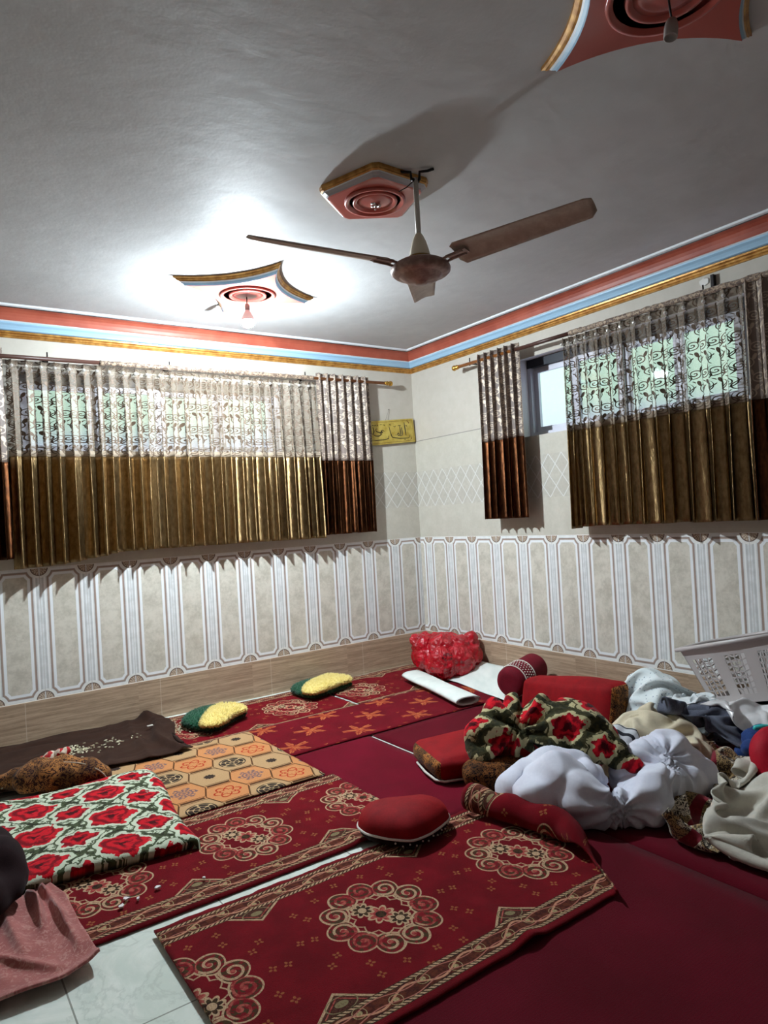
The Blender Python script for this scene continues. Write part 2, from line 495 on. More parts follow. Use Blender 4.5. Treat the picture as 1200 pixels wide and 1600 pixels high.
# ------------------------------------------------------------------ room shell
def wall_with_opening(name, axis, a0, a1, b0, b1, zb, zt, mat):
    """wall along axis from a0 to a1 (0.24 thick, behind the plane 0) with a window opening b0..b1, zb..zt"""
    bm = bmesh.new()
    def pc(u0, u1, z0, z1):
        if axis == 'X': box(bm, (u0, 0, z0), (u1, 0.24, z1))
        else: box(bm, (0, u0, z0), (0.24, u1, z1))
    pc(a0, a1, -0.1, zb); pc(a0, a1, zt, ZH + .1); pc(a0, b0, zb, zt); pc(b1, a1, zb, zt)
    for f in bm.faces:                                  # reveals of the opening
        c = f.calc_center_median(); u, d = (c.x, c.y) if axis == 'X' else (c.y, c.x)
        if abs(d - .12) < .01 and b0 - .01 < u < b1 + .01 and zb - .01 < c.z < zt + .01: f.material_index = 1
        nrm = f.normal
    o = bm_obj(name, bm, [mat, M_reveal]); return structure(o)
WL = (-3.60, -1.50, 2.10, 2.72); WR = (-3.80, -1.50, 2.10, 2.755)
wall_with_opening('wall_left', 'X', XW, 0.24, WL[0], WL[1], WL[2], WL[3], M_wallL)
wall_with_opening('wall_right', 'Y', YW, 0.0, WR[0], WR[1], WR[2], WR[3], M_wallR)
for nm, lo, hi in (('wall_back', (XW - .1, YW - .1, -.1), (0.24, YW, ZH + .1)), ('wall_side', (XW - .1, YW, -.1), (XW, 0.24, ZH + .1))):
    bm = bmesh.new(); box(bm, lo, hi); structure(bm_obj(nm, bm, M_plain))
bm = bmesh.new(); box(bm, (XW, YW, -.1), (0, 0, 0)); structure(bm_obj('floor', bm, M_floor))
bm = bmesh.new(); box(bm, (XW, YW, ZH), (0, 0, ZH + .1)); structure(bm_obj('ceiling', bm, M_ceil))
bm = bmesh.new(); box(bm, (XW, -0.009, 0), (0, 0, ZB - .001)); structure(bm_obj('baseboard_left', bm, M_bbL))
bm = bmesh.new(); box(bm, (-0.009, YW, 0), (0, -0.009, ZB - .001)); structure(bm_obj('baseboard_right', bm, M_bbR))
PROF = [(0, 2.942, 0), (.010, 2.943, 0), (.014, 2.951, 0), (.012, 2.955, 0), (.022, 2.958, 0), (.025, 2.966, 0), (.022, 2.970, 0), (.036, 2.974, 0),
        (.038, 2.984, 3), (.036, 2.987, 1), (.050, 2.992, 1), (.054, 3.002, 1), (.064, 3.018, 1), (.078, 3.030, 1), (.080, 3.040, 2), (.090, 3.046, 4),
        (.090, 3.056, 4), (.093, 3.078, 4), (.102, 3.098, 4), (.118, 3.114, 4), (.140, 3.124, 3), (.142, 3.130, 2), (.160, 3.134, 2), (.165, 3.146, 2)]
def cornice(name, side):
    bm = bmesh.new(); A, B = [], []
    for d, z, _ in PROF:
        if side == 'L': A.append(bm.verts.new((XW, -d, z))); B.append(bm.verts.new((-d, -d, z)))
        else: A.append(bm.verts.new((-d, YW, z))); B.append(bm.verts.new((-d, -d, z)))
    for i in range(len(PROF) - 1):
        bm.faces.new((A[i], B[i], B[i + 1], A[i + 1])).material_index = PROF[i][2]
    # close against wall and ceiling
    ca = bm.verts.new((XW, 0, ZH) if side == 'L' else (0, YW, ZH)); cb = bm.verts.new((0, 0, ZH))
    bm.faces.new((A[0], B[0], cb, ca)); bm.faces.new((A[-1], B[-1], cb, ca))
    structure(bm_obj(name, bm, [M_gold, M_blue, M_white, M_dark, M_cove]))
cornice('trim_1', 'L'); cornice('trim_2', 'R')

# windows: frames and panes in the openings
M_alu = material('aluminium_window_frame', (206, 206, 216), .4, metal=.3)
M_alud = material('dark_window_rail', (52, 54, 60), .5, metal=.3)
def glass_mat():
    m = bpy.data.materials.new('window_glass'); m.use_nodes = True; t = m.node_tree
    t.nodes.remove(t.nodes['Principled BSDF'])
    a = t.nodes.new('ShaderNodeBsdfTransparent'); a.inputs[0].default_value = (.93, .97, .95, 1)
    b = t.nodes.new('ShaderNodeBsdfGlossy'); b.inputs['Roughness'].default_value = .03
    x = t.nodes.new('ShaderNodeMixShader'); x.inputs[0].default_value = .07
    t.links.new(a.outputs[0], x.inputs[1]); t.links.new(b.outputs[0], x.inputs[2])
    t.links.new(x.outputs[0], t.nodes['Material Output'].inputs[0]); return m
M_glass = glass_mat()
def window(name, axis, W, nsash):
    b0, b1, zb, zt = W
    root = bpy.data.objects.new(name, None); COL.objects.link(root); structure(root)
    root.location = ((b0 + b1) / 2, .12, zb) if axis == 'X' else (.12, (b0 + b1) / 2, zb)
    def bx(bm, u0, u1, d0, d1, z0, z1):
        box(bm, (u0, d0, z0), (u1, d1, z1)) if axis == 'X' else box(bm, (d0, u0, z0), (d1, u1, z1))
    bm = bmesh.new(); w = .035
    bx(bm, b0, b1, .09, .17, zb, zb + w); bx(bm, b0, b0 + w, .09, .17, zb + w, zt - w); bx(bm, b1 - w, b1, .09, .17, zb + w, zt - w)
    bm_obj('window_frame', bm, M_alu, root)
    bm = bmesh.new(); bx(bm, b0, b1, .085, .175, zt - .07, zt); bm_obj('head_rail', bm, M_alud, root)
    step = (b1 - b0 - 2 * w) / nsash
    for k in range(nsash):
        u0 = b0 + w + k * step; u1 = u0 + step; d = .10 if k % 2 else .13; s = .045
        bm = bmesh.new()
        bx(bm, u0, u1, d, d + .028, zb + w, zb + w + s); bx(bm, u0, u1, d, d + .028, zt - .07 - s, zt - .07)
        bx(bm, u0, u0 + s, d, d + .028, zb + w + s, zt - .07 - s); bx(bm, u1 - s, u1, d, d + .028, zb + w + s, zt - .07 - s)
        o = bm_obj('sash', bm, M_alu, root)
        bm = bmesh.new(); bx(bm, u0 + s, u1 - s, d + .011, d + .016, zb + w + s, zt - .07 - s); bm_obj('pane', bm, M_glass, o)
window('window_1', 'X', WL, 4); window('window_2', 'Y', WR, 5)

# ------------------------------------------------------------------ ceiling medallions
def medallion(outline, name, label, layers, centre, drop_ring=(.19, .13)):
    """layers: (scale, depth below the ceiling, material index of the step that follows)"""
    o = np.array(outline, float); root = thing(name, label, 'ceiling medallion', (centre[0], centre[1], ZH))
    def ringmesh(nm, ls, mat, cap):
        bm = bmesh.new(); prev = None
        for s, d in ls:
            r = [bm.verts.new((centre[0] + p[0] * s, centre[1] + p[1] * s, ZH - d)) for p in o]
            if prev:
                for k in range(len(r)): bm.faces.new((prev[k], prev[(k + 1) % len(r)], r[(k + 1) % len(r)], r[k]))
            prev = r
        if cap:
            c = bm.verts.new((centre[0], centre[1], ZH - ls[-1][1]))
            for k in range(len(prev)): bm.faces.new((prev[k], prev[(k + 1) % len(prev)], c))
        return bm_obj(nm, bm, mat, root)
    for nm, ls, mat, cap in layers: ringmesh(nm, ls, mat, cap)
    d = layers[-1][1][-1][1]; bm = bmesh.new(); zc = ZH - d
    for R, h in ((drop_ring[0], .014), (drop_ring[1], .012)):
        lathe(bm, [(R, 0.0), (R - .004, -h), (R - .016, -h), (R - .026, 0.0)], (centre[0], centre[1], zc), 56)
    lathe(bm, [(drop_ring[1] - .02, 0), (drop_ring[1] * .6, -.006), (.02, -.010), (0.0, -.010)], (centre[0], centre[1], zc), 40)
    bm_obj('centre_rosette', bm, M_pink, root, True)
    return root, zc
def star(R, k=14):
    pts = []
    tips = [(R, 0), (0, R), (-R, 0), (0, -R)]
    for i in range(4):
        a, b = Vector(tips[i]), Vector(tips[(i + 1) % 4]); c = (a + b) * .5 * .50
        for j in range(k):
            t = j / k; q = a * (1 - t) ** 2 + c * 2 * t * (1 - t) + b * t * t; pts.append((q.x, q.y))
    return pts
LAY = [('gold_border', [(1.0, 0), (1.0, .012), (.965, .020), (.955, .026), (.925, .030)], M_gold, False),
       ('white_border', [(.925, .030), (.905, .038)], M_white, False),
       ('blue_border', [(.905, .038), (.87, .048), (.86, .056)], M_blue, False),
       ('salmon_panel', [(.86, .056), (.82, .056)], M_pink, True)]
md1, z1 = medallion(star(.52), 'ceiling_medallion', 'salmon star-shaped ceiling medallion above the lit bulb', LAY, (-2.30, -1.17))
md2, z2 = medallion(star(.52), 'ceiling_medallion', 'terracotta star-shaped ceiling medallion with an empty lamp holder, nearest the camera', LAY, (-2.29, -4.37))
pent = []
A5 = [math.radians(a) for a in (22, 94, 160, 237, 307)]
for i in range(5):
    a, b = A5[i], A5[(i + 1) % 5]
    p, q = Vector((math.cos(a), math.sin(a))) * .288, Vector((math.cos(b), math.sin(b))) * .288
    for t in (.06, .35, .65, .94): r = p.lerp(q, t); pent.append((r.x, r.y))
LAYP = [('gold_border', [(1.0, 0), (1.0, .014), (.985, .020), (.99, .026), (.955, .030)], M_gold, False),
        ('white_border', [(.955, .030), (.95, .036)], M_white, False),
        ('blue_border', [(.95, .036), (.89, .046), (.87, .053)], material('grey_blue_plaster_paint', (172, 166, 170), .4), False),
        ('salmon_panel', [(.87, .053), (.83, .055)], M_pink, True)]
md3, z3 = medallion(pent, 'ceiling_medallion', 'red five-sided ceiling medallion beside the fan rod', LAYP, (-2.305, -2.755), (.155, .115))
M_chrome = material('bright_chrome', (220, 220, 216), .2, metal=.9)
bm = bmesh.new()
for k in range(7):
    lathe(bm, [(.0, -.008), (.009, -.004), (.009, .004), (0, .008)], (-2.305 + .028 * math.sin(k * 2.3), -2.755 + .022 * math.cos(k * 1.9), z3 - .016 - .004 * (k % 3)), 10)
tube(bm, [(-2.305, -2.755, z3), (-2.30, -2.75, z3 - .03), (-2.31, -2.76, z3 - .045)], .005)
bm_obj('hook', bm, M_chrome, md3, True)
# lamp holders: hanging from the medallions, things of their own
M_holder = material('grey_lamp_holder', (160, 150, 146), .5)
M_cord = material('dark_flex', (40, 36, 36), .6)
def holder(name, label, x, y, ztop, dz, tilt=0.0):
    t = thing(name, label, 'lamp holder', (x, y, ztop))
    bm = bmesh.new(); tube(bm, [(x, y, ztop), (x + tilt * .4, y, ztop - dz * .5), (x + tilt, y, ztop - dz)], .0035, 8); bm_obj('flex', bm, M_cord, t, True)
    R = Matrix.Rotation(math.radians(12 if tilt else 0), 3, 'Y')
    bm = bmesh.new(); lathe(bm, [(0, .0), (.014, -.002), (.019, -.014), (.021, -.03), (.021, -.062), (.018, -.064), (.016, -.05), (0, -.05)], (x + tilt, y, ztop - dz), 28, rot=R)
    bm_obj('socket', bm, M_holder, t, True); return t
holder('lamp_holder', 'grey empty lamp holder hanging below the star medallion nearest the camera', -2.29, -4.37, z2 - .01, .075, .012)
holder('lamp_holder', 'small grey lamp holder on the ceiling beside the star medallion above the bulb', -2.345, -.735, ZH, .012)

# the lit bulb
BULB = (-2.30, -1.15, 2.915)
t = thing('light_bulb', 'lit white bulb hanging under the star medallion', 'light bulb', (BULB[0], BULB[1], z1))
bm = bmesh.new(); tube(bm, [(BULB[0], BULB[1], z1), (BULB[0], BULB[1], BULB[2] + .10)], .004, 8); bm_obj('flex', bm, M_cord, t, True)
bm = bmesh.new(); lathe(bm, [(0, .118), (.013, .117), (.017, .103), (.018, .078), (.014, .074), (0, .074)], BULB, 24); bm_obj('socket', bm, M_holder, t, True)
bm = bmesh.new(); lathe(bm, [(0, .076), (.014, .075), (.022, .060), (.038, .028), (.0445, .006), (.0445, .0005), (.0, .0005)], BULB, 32); bm_obj('bulb_base', bm, material('white_bulb_base', (230, 230, 226), .4), t, True)
M_bulb = material('glowing_bulb', (255, 255, 255), .5, emit=((229, 243, 251), BULB_E))
bm = bmesh.new(); lathe(bm, [(0, .0), (.044, .0), (.043, -.013), (.038, -.027), (.028, -.038), (.014, -.044), (.0, -.0455)], BULB, 32); bm_obj('globe', bm, M_bulb, t, True)

# ------------------------------------------------------------------ ceiling fan
def fan():
    base = Vector((-2.254, -3.025, ZH)); t = thing('ceiling_fan', 'dusty brown three-bladed ceiling fan hanging on a grey rod', 'ceiling fan', base)
    M_rod = material('grey_fan_rod', (206, 200, 192), .45, metal=.2)
    M_cup = material('cream_fan_cup', (232, 222, 198), .45)
    def house_col(nb):
        p = nb.vec(*nb.xyz('OBJ')); return nb.mix(nb.noise(p, 30.0, 4.0).step(.4, .7), (136, 104, 94), (164, 134, 122))
    M_house = material('brown_fan_housing', house_col, .35, metal=.2)
    def blade_col(nb):
        x, y, z = nb.xyz('OBJ'); p = nb.vec(x, y, z)
        return nb.mix(nb.noise(p, 18.0, 5.0, .7).step(.35, .75), (158, 138, 124), (178, 158, 142))
    M_blade = material('dusty_brown_blade', blade_col, .45, metal=.15)
    M_brass = material('aged_brass_ring', (150, 118, 56), .4, metal=.6)
    bx, by = base.x, base.y
    bm = bmesh.new(); lathe(bm, [(.0, 0), (.0125, 0), (.0125, -.30), (0, -.30)], (bx, by, ZH - .045), 20); bm_obj('rod', bm, M_rod, t, True)
    bm = bmesh.new()
    for s in (-1, 1):
        tube(bm, [(bx + s * .075, by - s * .05, ZH - .004), (bx + s * .05, by - s * .033, ZH - .012), (bx + s * .018, by - s * .012, ZH - .015), (bx + s * .016, by - s * .01, ZH - .05), (bx, by, ZH - .068)], .007, 8)
    tube(bm, [(bx - .02, by, ZH - .055), (bx + .02, by, ZH - .055)], .008, 8)
    tube(bm, [(bx, by, ZH - .05), (bx - .035, by + .03, ZH - .085), (bx - .062, by + .055, ZH - .10)], .0025, 6)
    bm_obj('ceiling_hook', bm, M_dark, t, True)
    bm = bmesh.new(); lathe(bm, [(.0, .0), (.014, 0), (.022, -.012), (.034, -.04), (.045, -.08), (.052, -.112), (.050, -.122), (0, -.122)], (bx, by, 2.835), 36); bm_obj('rod_cover', bm, M_cup, t, True)
    bm = bmesh.new(); lathe(bm, [(0, .008), (.058, .008), (.060, -.004), (.058, -.012), (0, -.012)], (bx, by, 2.715), 36); bm_obj('brass_ring', bm, M_brass, t, True)
    zh = 2.660
    bm = bmesh.new(); lathe(bm, [(0, .045), (.062, .044), (.110, .036), (.138, .020), (.143, .004), (.141, -.010), (.128, -.022), (.108, -.026), (.100, -.028), (.088, -.042), (.055, -.056), (.03, -.060), (.026, -.066), (0, -.067)], (bx, by, zh), 56); bm_obj('motor_housing', bm, M_house, t, True)
    for ang, rise, R in ((169.5, .056, .825), (291.5, .056, .83), (50.0, .115, .83)):
        a = math.radians(ang); d = Vector((math.cos(a), math.sin(a), 0)); s = Vector((-d.y, d.x, 0))
        c = Vector((bx, by, zh))
        def P(r, w, up): return c + d * r + s * w + Vector((0, 0, up + rise * (r / R)))
        br = bmesh.new()
        for w in (-.022, .022): tube(br, [P(.12, w, .006), P(.16, w, .010), P(.235, w * .9, .012)], .006, 6)
        v = [P(.15, -.03, .012), P(.25, -.03, .014), P(.25, .03, .014), P(.15, .03, .012)]
        lo = [br.verts.new(p) for p in v]; hi = [br.verts.new(p + Vector((0, 0, .003))) for p in v]
        br.faces.new(lo); br.faces.new(hi)
        for k in range(4): br.faces.new((lo[k], lo[(k + 1) % 4], hi[(k + 1) % 4], hi[k]))
        # blade: long plate, pitched and cambered, rounded ends
        n, m = 26, 9; G = np.zeros((n, m, 3)); UV = np.zeros((n, m, 2))
        for i in range(n):
            u = i / (n - 1); r = .185 + (R - .185) * u; wd = .078 - .018 * u
            e = min(u, 1 - u); rd = 1 - max(0, (.03 - e) / .03) ** 2 * .35
            for j in range(m):
                w = (j / (m - 1) - .5) * 2 * wd * rd
                up = .016 + math.tan(math.radians(-17)) * w + .014 * (1 - (w / wd) ** 2) - .012 * u
                G[i, j] = P(r, w, up); UV[i, j] = (r, w)
        me = solid_sheet('blade', G, UV, .003)
        b = link_obj('blade', me, M_blade, t, True)
        bm_obj('blade_arm', br, M_dark if False else M_house, b)
fan()
# ------------------------------------------------------------------ curtains and rods
def scroll(nb):
    """scrolling embroidery over UV metres: 0..1"""
    u, v, _ = nb.xyz('UV'); u = u * 1.25; v = v * 1.25
    w = nb.noise(nb.vec(u, v, 0), 7.0, 2.0)
    u = u + (w - .5) * .022; v = v + (w - .5) * .022
    row = (v / .115).floor()
    cu = (u + row * .055).rep(.105); cv = v.rep(.115)
    flip = (row.mod(2.0) - .5) * 2.0
    cu = cu * flip
    r = nb.length(cu, cv); th = nb.atan2(cv, cu) * (1 / (2 * PI))
    sp = ((r * (1 / .021) - th).mod(1.0) - .5).abs() > .34
    sp = sp * (r < .044)
    st = ((cu - (cv * 54.6).sin() * .022 - .038).abs() < .0048)
    dx = (cu + .036); dy = (cv - .036)
    leaf = nb.length(dx * 1.0, dy * .6 + dx * .5) < .012
    return sp.mx(st).mx(leaf)
def lace_mat(name, ground, thread, a_ground, dark_thread_metal):
    def col(nb): return nb.mix(scroll(nb), ground, thread)
    def alpha(nb):
        u, v, _ = nb.xyz('UV')
        edge = (v < .045).mx(v > .70)
        return (scroll(nb) * .95).mx(a_ground).mx(edge * .92)
    return material(name, col, .5, metal=lambda nb: scroll(nb) * dark_thread_metal, sheen=.3, alpha=alpha, bump=lambda nb: scroll(nb), bump_d=.002)
M_sheer = lace_mat('sheer_scroll_lace', (158, 142, 122), (92, 74, 58), .27, .25)
M_lace = lace_mat('taupe_scroll_lace', (118, 103, 94), (186, 168, 148), 1.0, .35)
def satin(name, c1, c2):
    def col(nb):
        u, v, _ = nb.xyz('UV'); return nb.mix(nb.noise(nb.vec(u * 30, v * 6, 0), 3.0, 4.0).step(.3, .7), c1, c2)
    def bump(nb):
        u, v, _ = nb.xyz('UV')
        return nb.noise(nb.vec(u * 46, v * 9, 0), 1.6, 4.0, .65, .8)
    m = material(name, col, .37, metal=.95, spec=.5, bump=bump, bump_d=.0018)
    p = m.node_tree.nodes['Principled BSDF']; p.inputs['Anisotropic'].default_value = .95
    tn = m.node_tree.nodes.new('ShaderNodeTangent'); tn.direction_type = 'UV_MAP'; tn.uv_map = 'UVMap'
    m.node_tree.links.new(tn.outputs[0], p.inputs['Tangent']); p.inputs['Anisotropic Rotation'].default_value = ANISO
    return m
M_gsatin = satin('gold_brown_satin', (124, 100, 66), (156, 130, 92))
M_bsatin = satin('dark_chocolate_satin', (60, 34, 20), (90, 54, 30))
M_cryst = material('clear_crystal_pin', (232, 232, 226), .08, metal=.55, spec=.8)

def curtain(label, axis, a0, a1, off, ztop, zband, zbot, nf, amp0, amp1, Ml, Ms, seed, group, crystals=False, tubes=False, drops=None, warp=1.0):
    base = ((a0 + a1) / 2, -off, zbot) if axis == 'X' else (-off, (a0 + a1) / 2, zbot)
    t = thing('window_curtain', label, 'curtain', base, group)
    rng = random.Random(seed)
    n = nf * 16 + 1
    ph = np.linspace(0, nf, n)
    jit = np.interp(ph, np.arange(nf + 1), [rng.uniform(-.22, .22) for _ in range(nf + 1)])
    amp_f = np.interp(ph, np.arange(nf + 1), [rng.uniform(.55, 1.25) for _ in range(nf + 1)])
    L = abs(a1 - a0); lam = L / nf; sg = 1 if a1 > a0 else -1
    drop = drops if drops else [0, 0]
    zb_s = zbot + np.interp(np.linspace(0, 1, n), np.linspace(0, 1, len(drop)), drop) + np.array([.006 * nz(p * .9, seed) for p in ph])
    def rows(zs_top, zs_bot, m, part):
        P = np.zeros((n, m, 3)); UV = np.zeros((n, m, 2))
        for j in range(m):
            f = j / (m - 1)
            z = zs_top + (zs_bot - zs_top) * f
            g = np.clip((ztop - z) / (ztop - zbot), 0, 1)               # 0 at the top, 1 at the hem
            amp = (amp0 + (amp1 - amp0) * g ** .7) * (1 + (amp_f - 1) * np.clip(g * 2, .2, 1))
            if crystals:                                                # gathered at the pins, flaring above them
                k = np.exp(-((z - (ztop - .045)) / .03) ** 2); amp = amp * (1 - .6 * k) + .012 * (z > ztop - .03)
            p = 2 * PI * (ph + jit * np.clip(.3 + g, 0, 1))
            sn = np.sin(p)
            v = amp * (1.7 * ((1 + np.sin(p + .5 * np.sin(p))) / 2) ** 1.8 - .75 + .16 * np.sin(2 * p + seed) * g)
            v = v + .012 * g * np.array([nz(q * .35, g[i] * 1.5, seed) for i, q in enumerate(ph)])
            lat = .16 * lam * np.sin(2 * p) * np.clip(amp / .03, 0, 1.2)
            sway = .02 * np.array([nz(q * .2, 5.1, seed) for q in ph]) * g
            a = a0 + sg * (L * np.linspace(0, 1, n) ** warp + lat + sway)
            P[:, j, 2] = z
            if axis == 'X': P[:, j, 0] = a; P[:, j, 1] = -off - v
            else: P[:, j, 1] = a; P[:, j, 0] = -off - v
            UV[:, j, 0] = np.linspace(0, L * 1.55, n); UV[:, j, 1] = z - zband
        return P, UV
    one = np.ones(n)
    up = ztop * one
    P, UV = rows(up, zband * one, 26, 'l')
    link_obj('lace_panel', solid_sheet('lace_panel', P, UV, .0012), Ml, t)
    P, UV = rows((zband + .002) * one, zb_s, 30, 's')
    link_obj('satin_panel', solid_sheet('satin_panel', P, UV, .003), Ms, t)
    # stitched hem tape between the two fabrics
    P, UV = rows((zband + .010) * one, (zband - .006) * one, 3, 'h')
    if axis == 'X': P[..., 1] -= .002
    else: P[..., 0] -= .002
    if crystals:
        src = None
        for k in range(nf):
            s = (k + .25 - np.interp(k + .25, ph, jit) * .3) / nf
            a = a0 + sg * L * max(s, 0) ** warp; z = ztop - .045; d = off + .024
            c = Vector((a, -d, z) if axis == 'X' else (-d, a, z))
            if src is None:
                bm = bmesh.new(); bmesh.ops.create_icosphere(bm, subdivisions=2, radius=.0135)
                me = bpy.data.meshes.new('crystal_pin'); bm.to_mesh(me); bm.free(); me.materials.append(M_cryst)
                src = bpy.data.objects.new('crystal_pin', me); o = src
            else: o = src.copy()
            COL.objects.link(o); o.parent = t; o.location = c - t.location
    return t
GL, GR = 'curtains over the left-hand window', 'curtains over the right-hand window'
curtain('wide gold satin curtain with sheer scroll lace top over the left window', 'X', -3.685, -1.215, .112, 2.760, 2.071, 1.345, 26, .016, .050, M_sheer, M_gsatin, 3, GL, True,
        drops=[-.07, -.055, 0, .004, 0, 0, -.004, -.008])
curtain('dark brown curtain panel next to the gold calligraphy plaque', 'X', -1.185, -.61, .118, 2.845, 2.040, 1.362, 7, .030, .036, M_lace, M_bsatin, 11, GL)
curtain('dark brown curtain panel at the far left end of the left window', 'X', -4.20, -3.70, .122, 2.842, 2.03, 1.35, 7, .030, .034, M_lace, M_bsatin, 17, GL)
curtain('dark brown curtain panel beside the uncovered window gap', 'Y', -1.165, -1.64, .15, 2.862, 2.094, 1.425, 6, .040, .056, M_lace, M_bsatin, 23, GR)
curtain('wide gold satin curtain with sheer scroll lace top over the right window', 'Y', -2.09, -3.46, .14, 2.775, 2.065, 1.345, 13, .016, .056, M_sheer, M_gsatin, 31, GR, True,
        drops=[-.02, 0, 0, .004, .004], warp=1.3)
curtain('dark brown curtain panel at the right edge of the photo', 'Y', -3.47, -4.0, .144, 2.79, 2.065, 1.35, 6, .02, .036, M_lace, M_bsatin, 37, GR)

M_pole = material('varnished_wood_rod', (150, 92, 46), .35, metal=.2)
M_poled = material('dark_wood_rod', (74, 48, 40), .4)
M_brassf = material('polished_brass', (206, 160, 74), .25, metal=.85)
def ruche_col(nb):
    p = nb.vec(*nb.xyz('OBJ')); return nb.mix(nb.noise(p, 55.0, 4.0, .6, 1.0).step(.42, .6), (92, 74, 64), (176, 154, 130))
M_ruche = material('lace_rod_sleeve', ruche_col, .6, sheen=.3)
def rod(label, axis, a_fin, a_end, z_fin, z_end, off, sleeves, brackets, darks):
    t = thing('curtain_rod', label, 'curtain rod', (a_fin, -off, z_fin) if axis == 'X' else (-off, a_fin, z_fin))
    def P(a, dz=0.0, dd=0.0):
        z = z_fin + (z_end - z_fin) * (a - a_fin) / (a_end - a_fin) + dz
        return (a, -off + dd, z) if axis == 'X' else (-off + dd, a, z)
    bm = bmesh.new(); tube(bm, [P(a_fin), P(a_end)], .0145, 20); bm_obj('pole', bm, M_pole, t, True)
    sgn = 1 if a_fin > a_end else -1
    bm = bmesh.new()
    prof = [(0, .0), (.0165, .0), (.0165, .025), (.022, .03), (.022, .036), (.013, .042), (.016, .05), (.024, .062), (.026, .072), (.022, .084), (.012, .092), (0, .095)]
    pr = [(r, h * sgn) for r, h in prof]
    lathe(bm, pr, P(a_fin), 28, axis); bm_obj('finial', bm, M_brassf, t, True)
    for a, b in darks:
        bm = bmesh.new(); tube(bm, [P(a), P(b)], .0155, 20); bm_obj('dark_section', bm, M_poled, t, True)
    for a, b in sleeves:
        bm = bmesh.new(); k = 90; pts = [P(a + (b - a) * i / k, .004 * nz(i * .4, 2)) for i in range(k + 1)]
        tube(bm, pts, [.020 + .006 * nz(i * .9, 7.7) for i in range(k + 1)], 14); bm_obj('lace_sleeve', bm, M_ruche, t, True)
    for a in brackets:
        bm = bmesh.new()
        tube(bm, [P(a, -.004), P(a, .0, off * .5), P(a, .0, off - .012)], .007, 8); tube(bm, [P(a, -.02), P(a, .05)], .005, 8)
        lathe(bm, [(0, -.004), (.022, -.004), (.020, .003), (0, .004)], P(a, 0, off - .004), 16, 'Y' if axis == 'X' else 'X'); bm_obj('bracket', bm, M_dark, t, True)
    return t
rod('brass-tipped curtain rod above the left window', 'X', -.425, -4.6, 2.800, 2.775, .117, [(-1.22, -3.06)], [-1.3, -2.53, -3.42, -4.4], [(-3.06, -4.5)])
rod('brass-tipped curtain rod above the right window', 'Y', -.90, -4.5, 2.818, 2.775, .14, [(-2.16, -4.05)], [-1.04, -3.22], [(-1.55, -2.16)])
# white plaster patch and the old bracket peg above the right window
def patch_outline(cy, cz, r, k): return [(cy + r * math.cos(a) * (1 + .25 * nz(a, k)), cz + .8 * r * math.sin(a) * (1 + .3 * nz(a * 1.3, k + 4))) for a in np.linspace(0, 2 * PI, 24, endpoint=False)]
bm = bmesh.new(); o = patch_outline(-3.155, 2.90, .036, 1.0)
lo = [bm.verts.new((0, y, z)) for y, z in o]; hi = [bm.verts.new((-.008, -3.155 + (y + 3.155) * .8, 2.90 + (z - 2.90) * .8)) for y, z in o]
bm.faces.new(hi); bm.faces.new(lo)
for k in range(24): bm.faces.new((lo[k], lo[(k + 1) % 24], hi[(k + 1) % 24], hi[k]))
tag(bm_obj('plaster_patch', bm, material('white_filler', (232, 228, 222), .8), loc=(-.004, -3.155, 2.90)), 'white blob of filler on the wall above the right-hand curtain rod', 'plaster patch')
bm = bmesh.new(); box(bm, (-.03, -3.232, 2.842), (-.0005, -3.208, 2.925)); bevel(bm, .003, 1)
tag(bm_obj('wall_peg', bm, M_dark, loc=(0, -3.22, 2.842)), 'small dark peg standing upright above the right-hand curtain rod', 'peg')

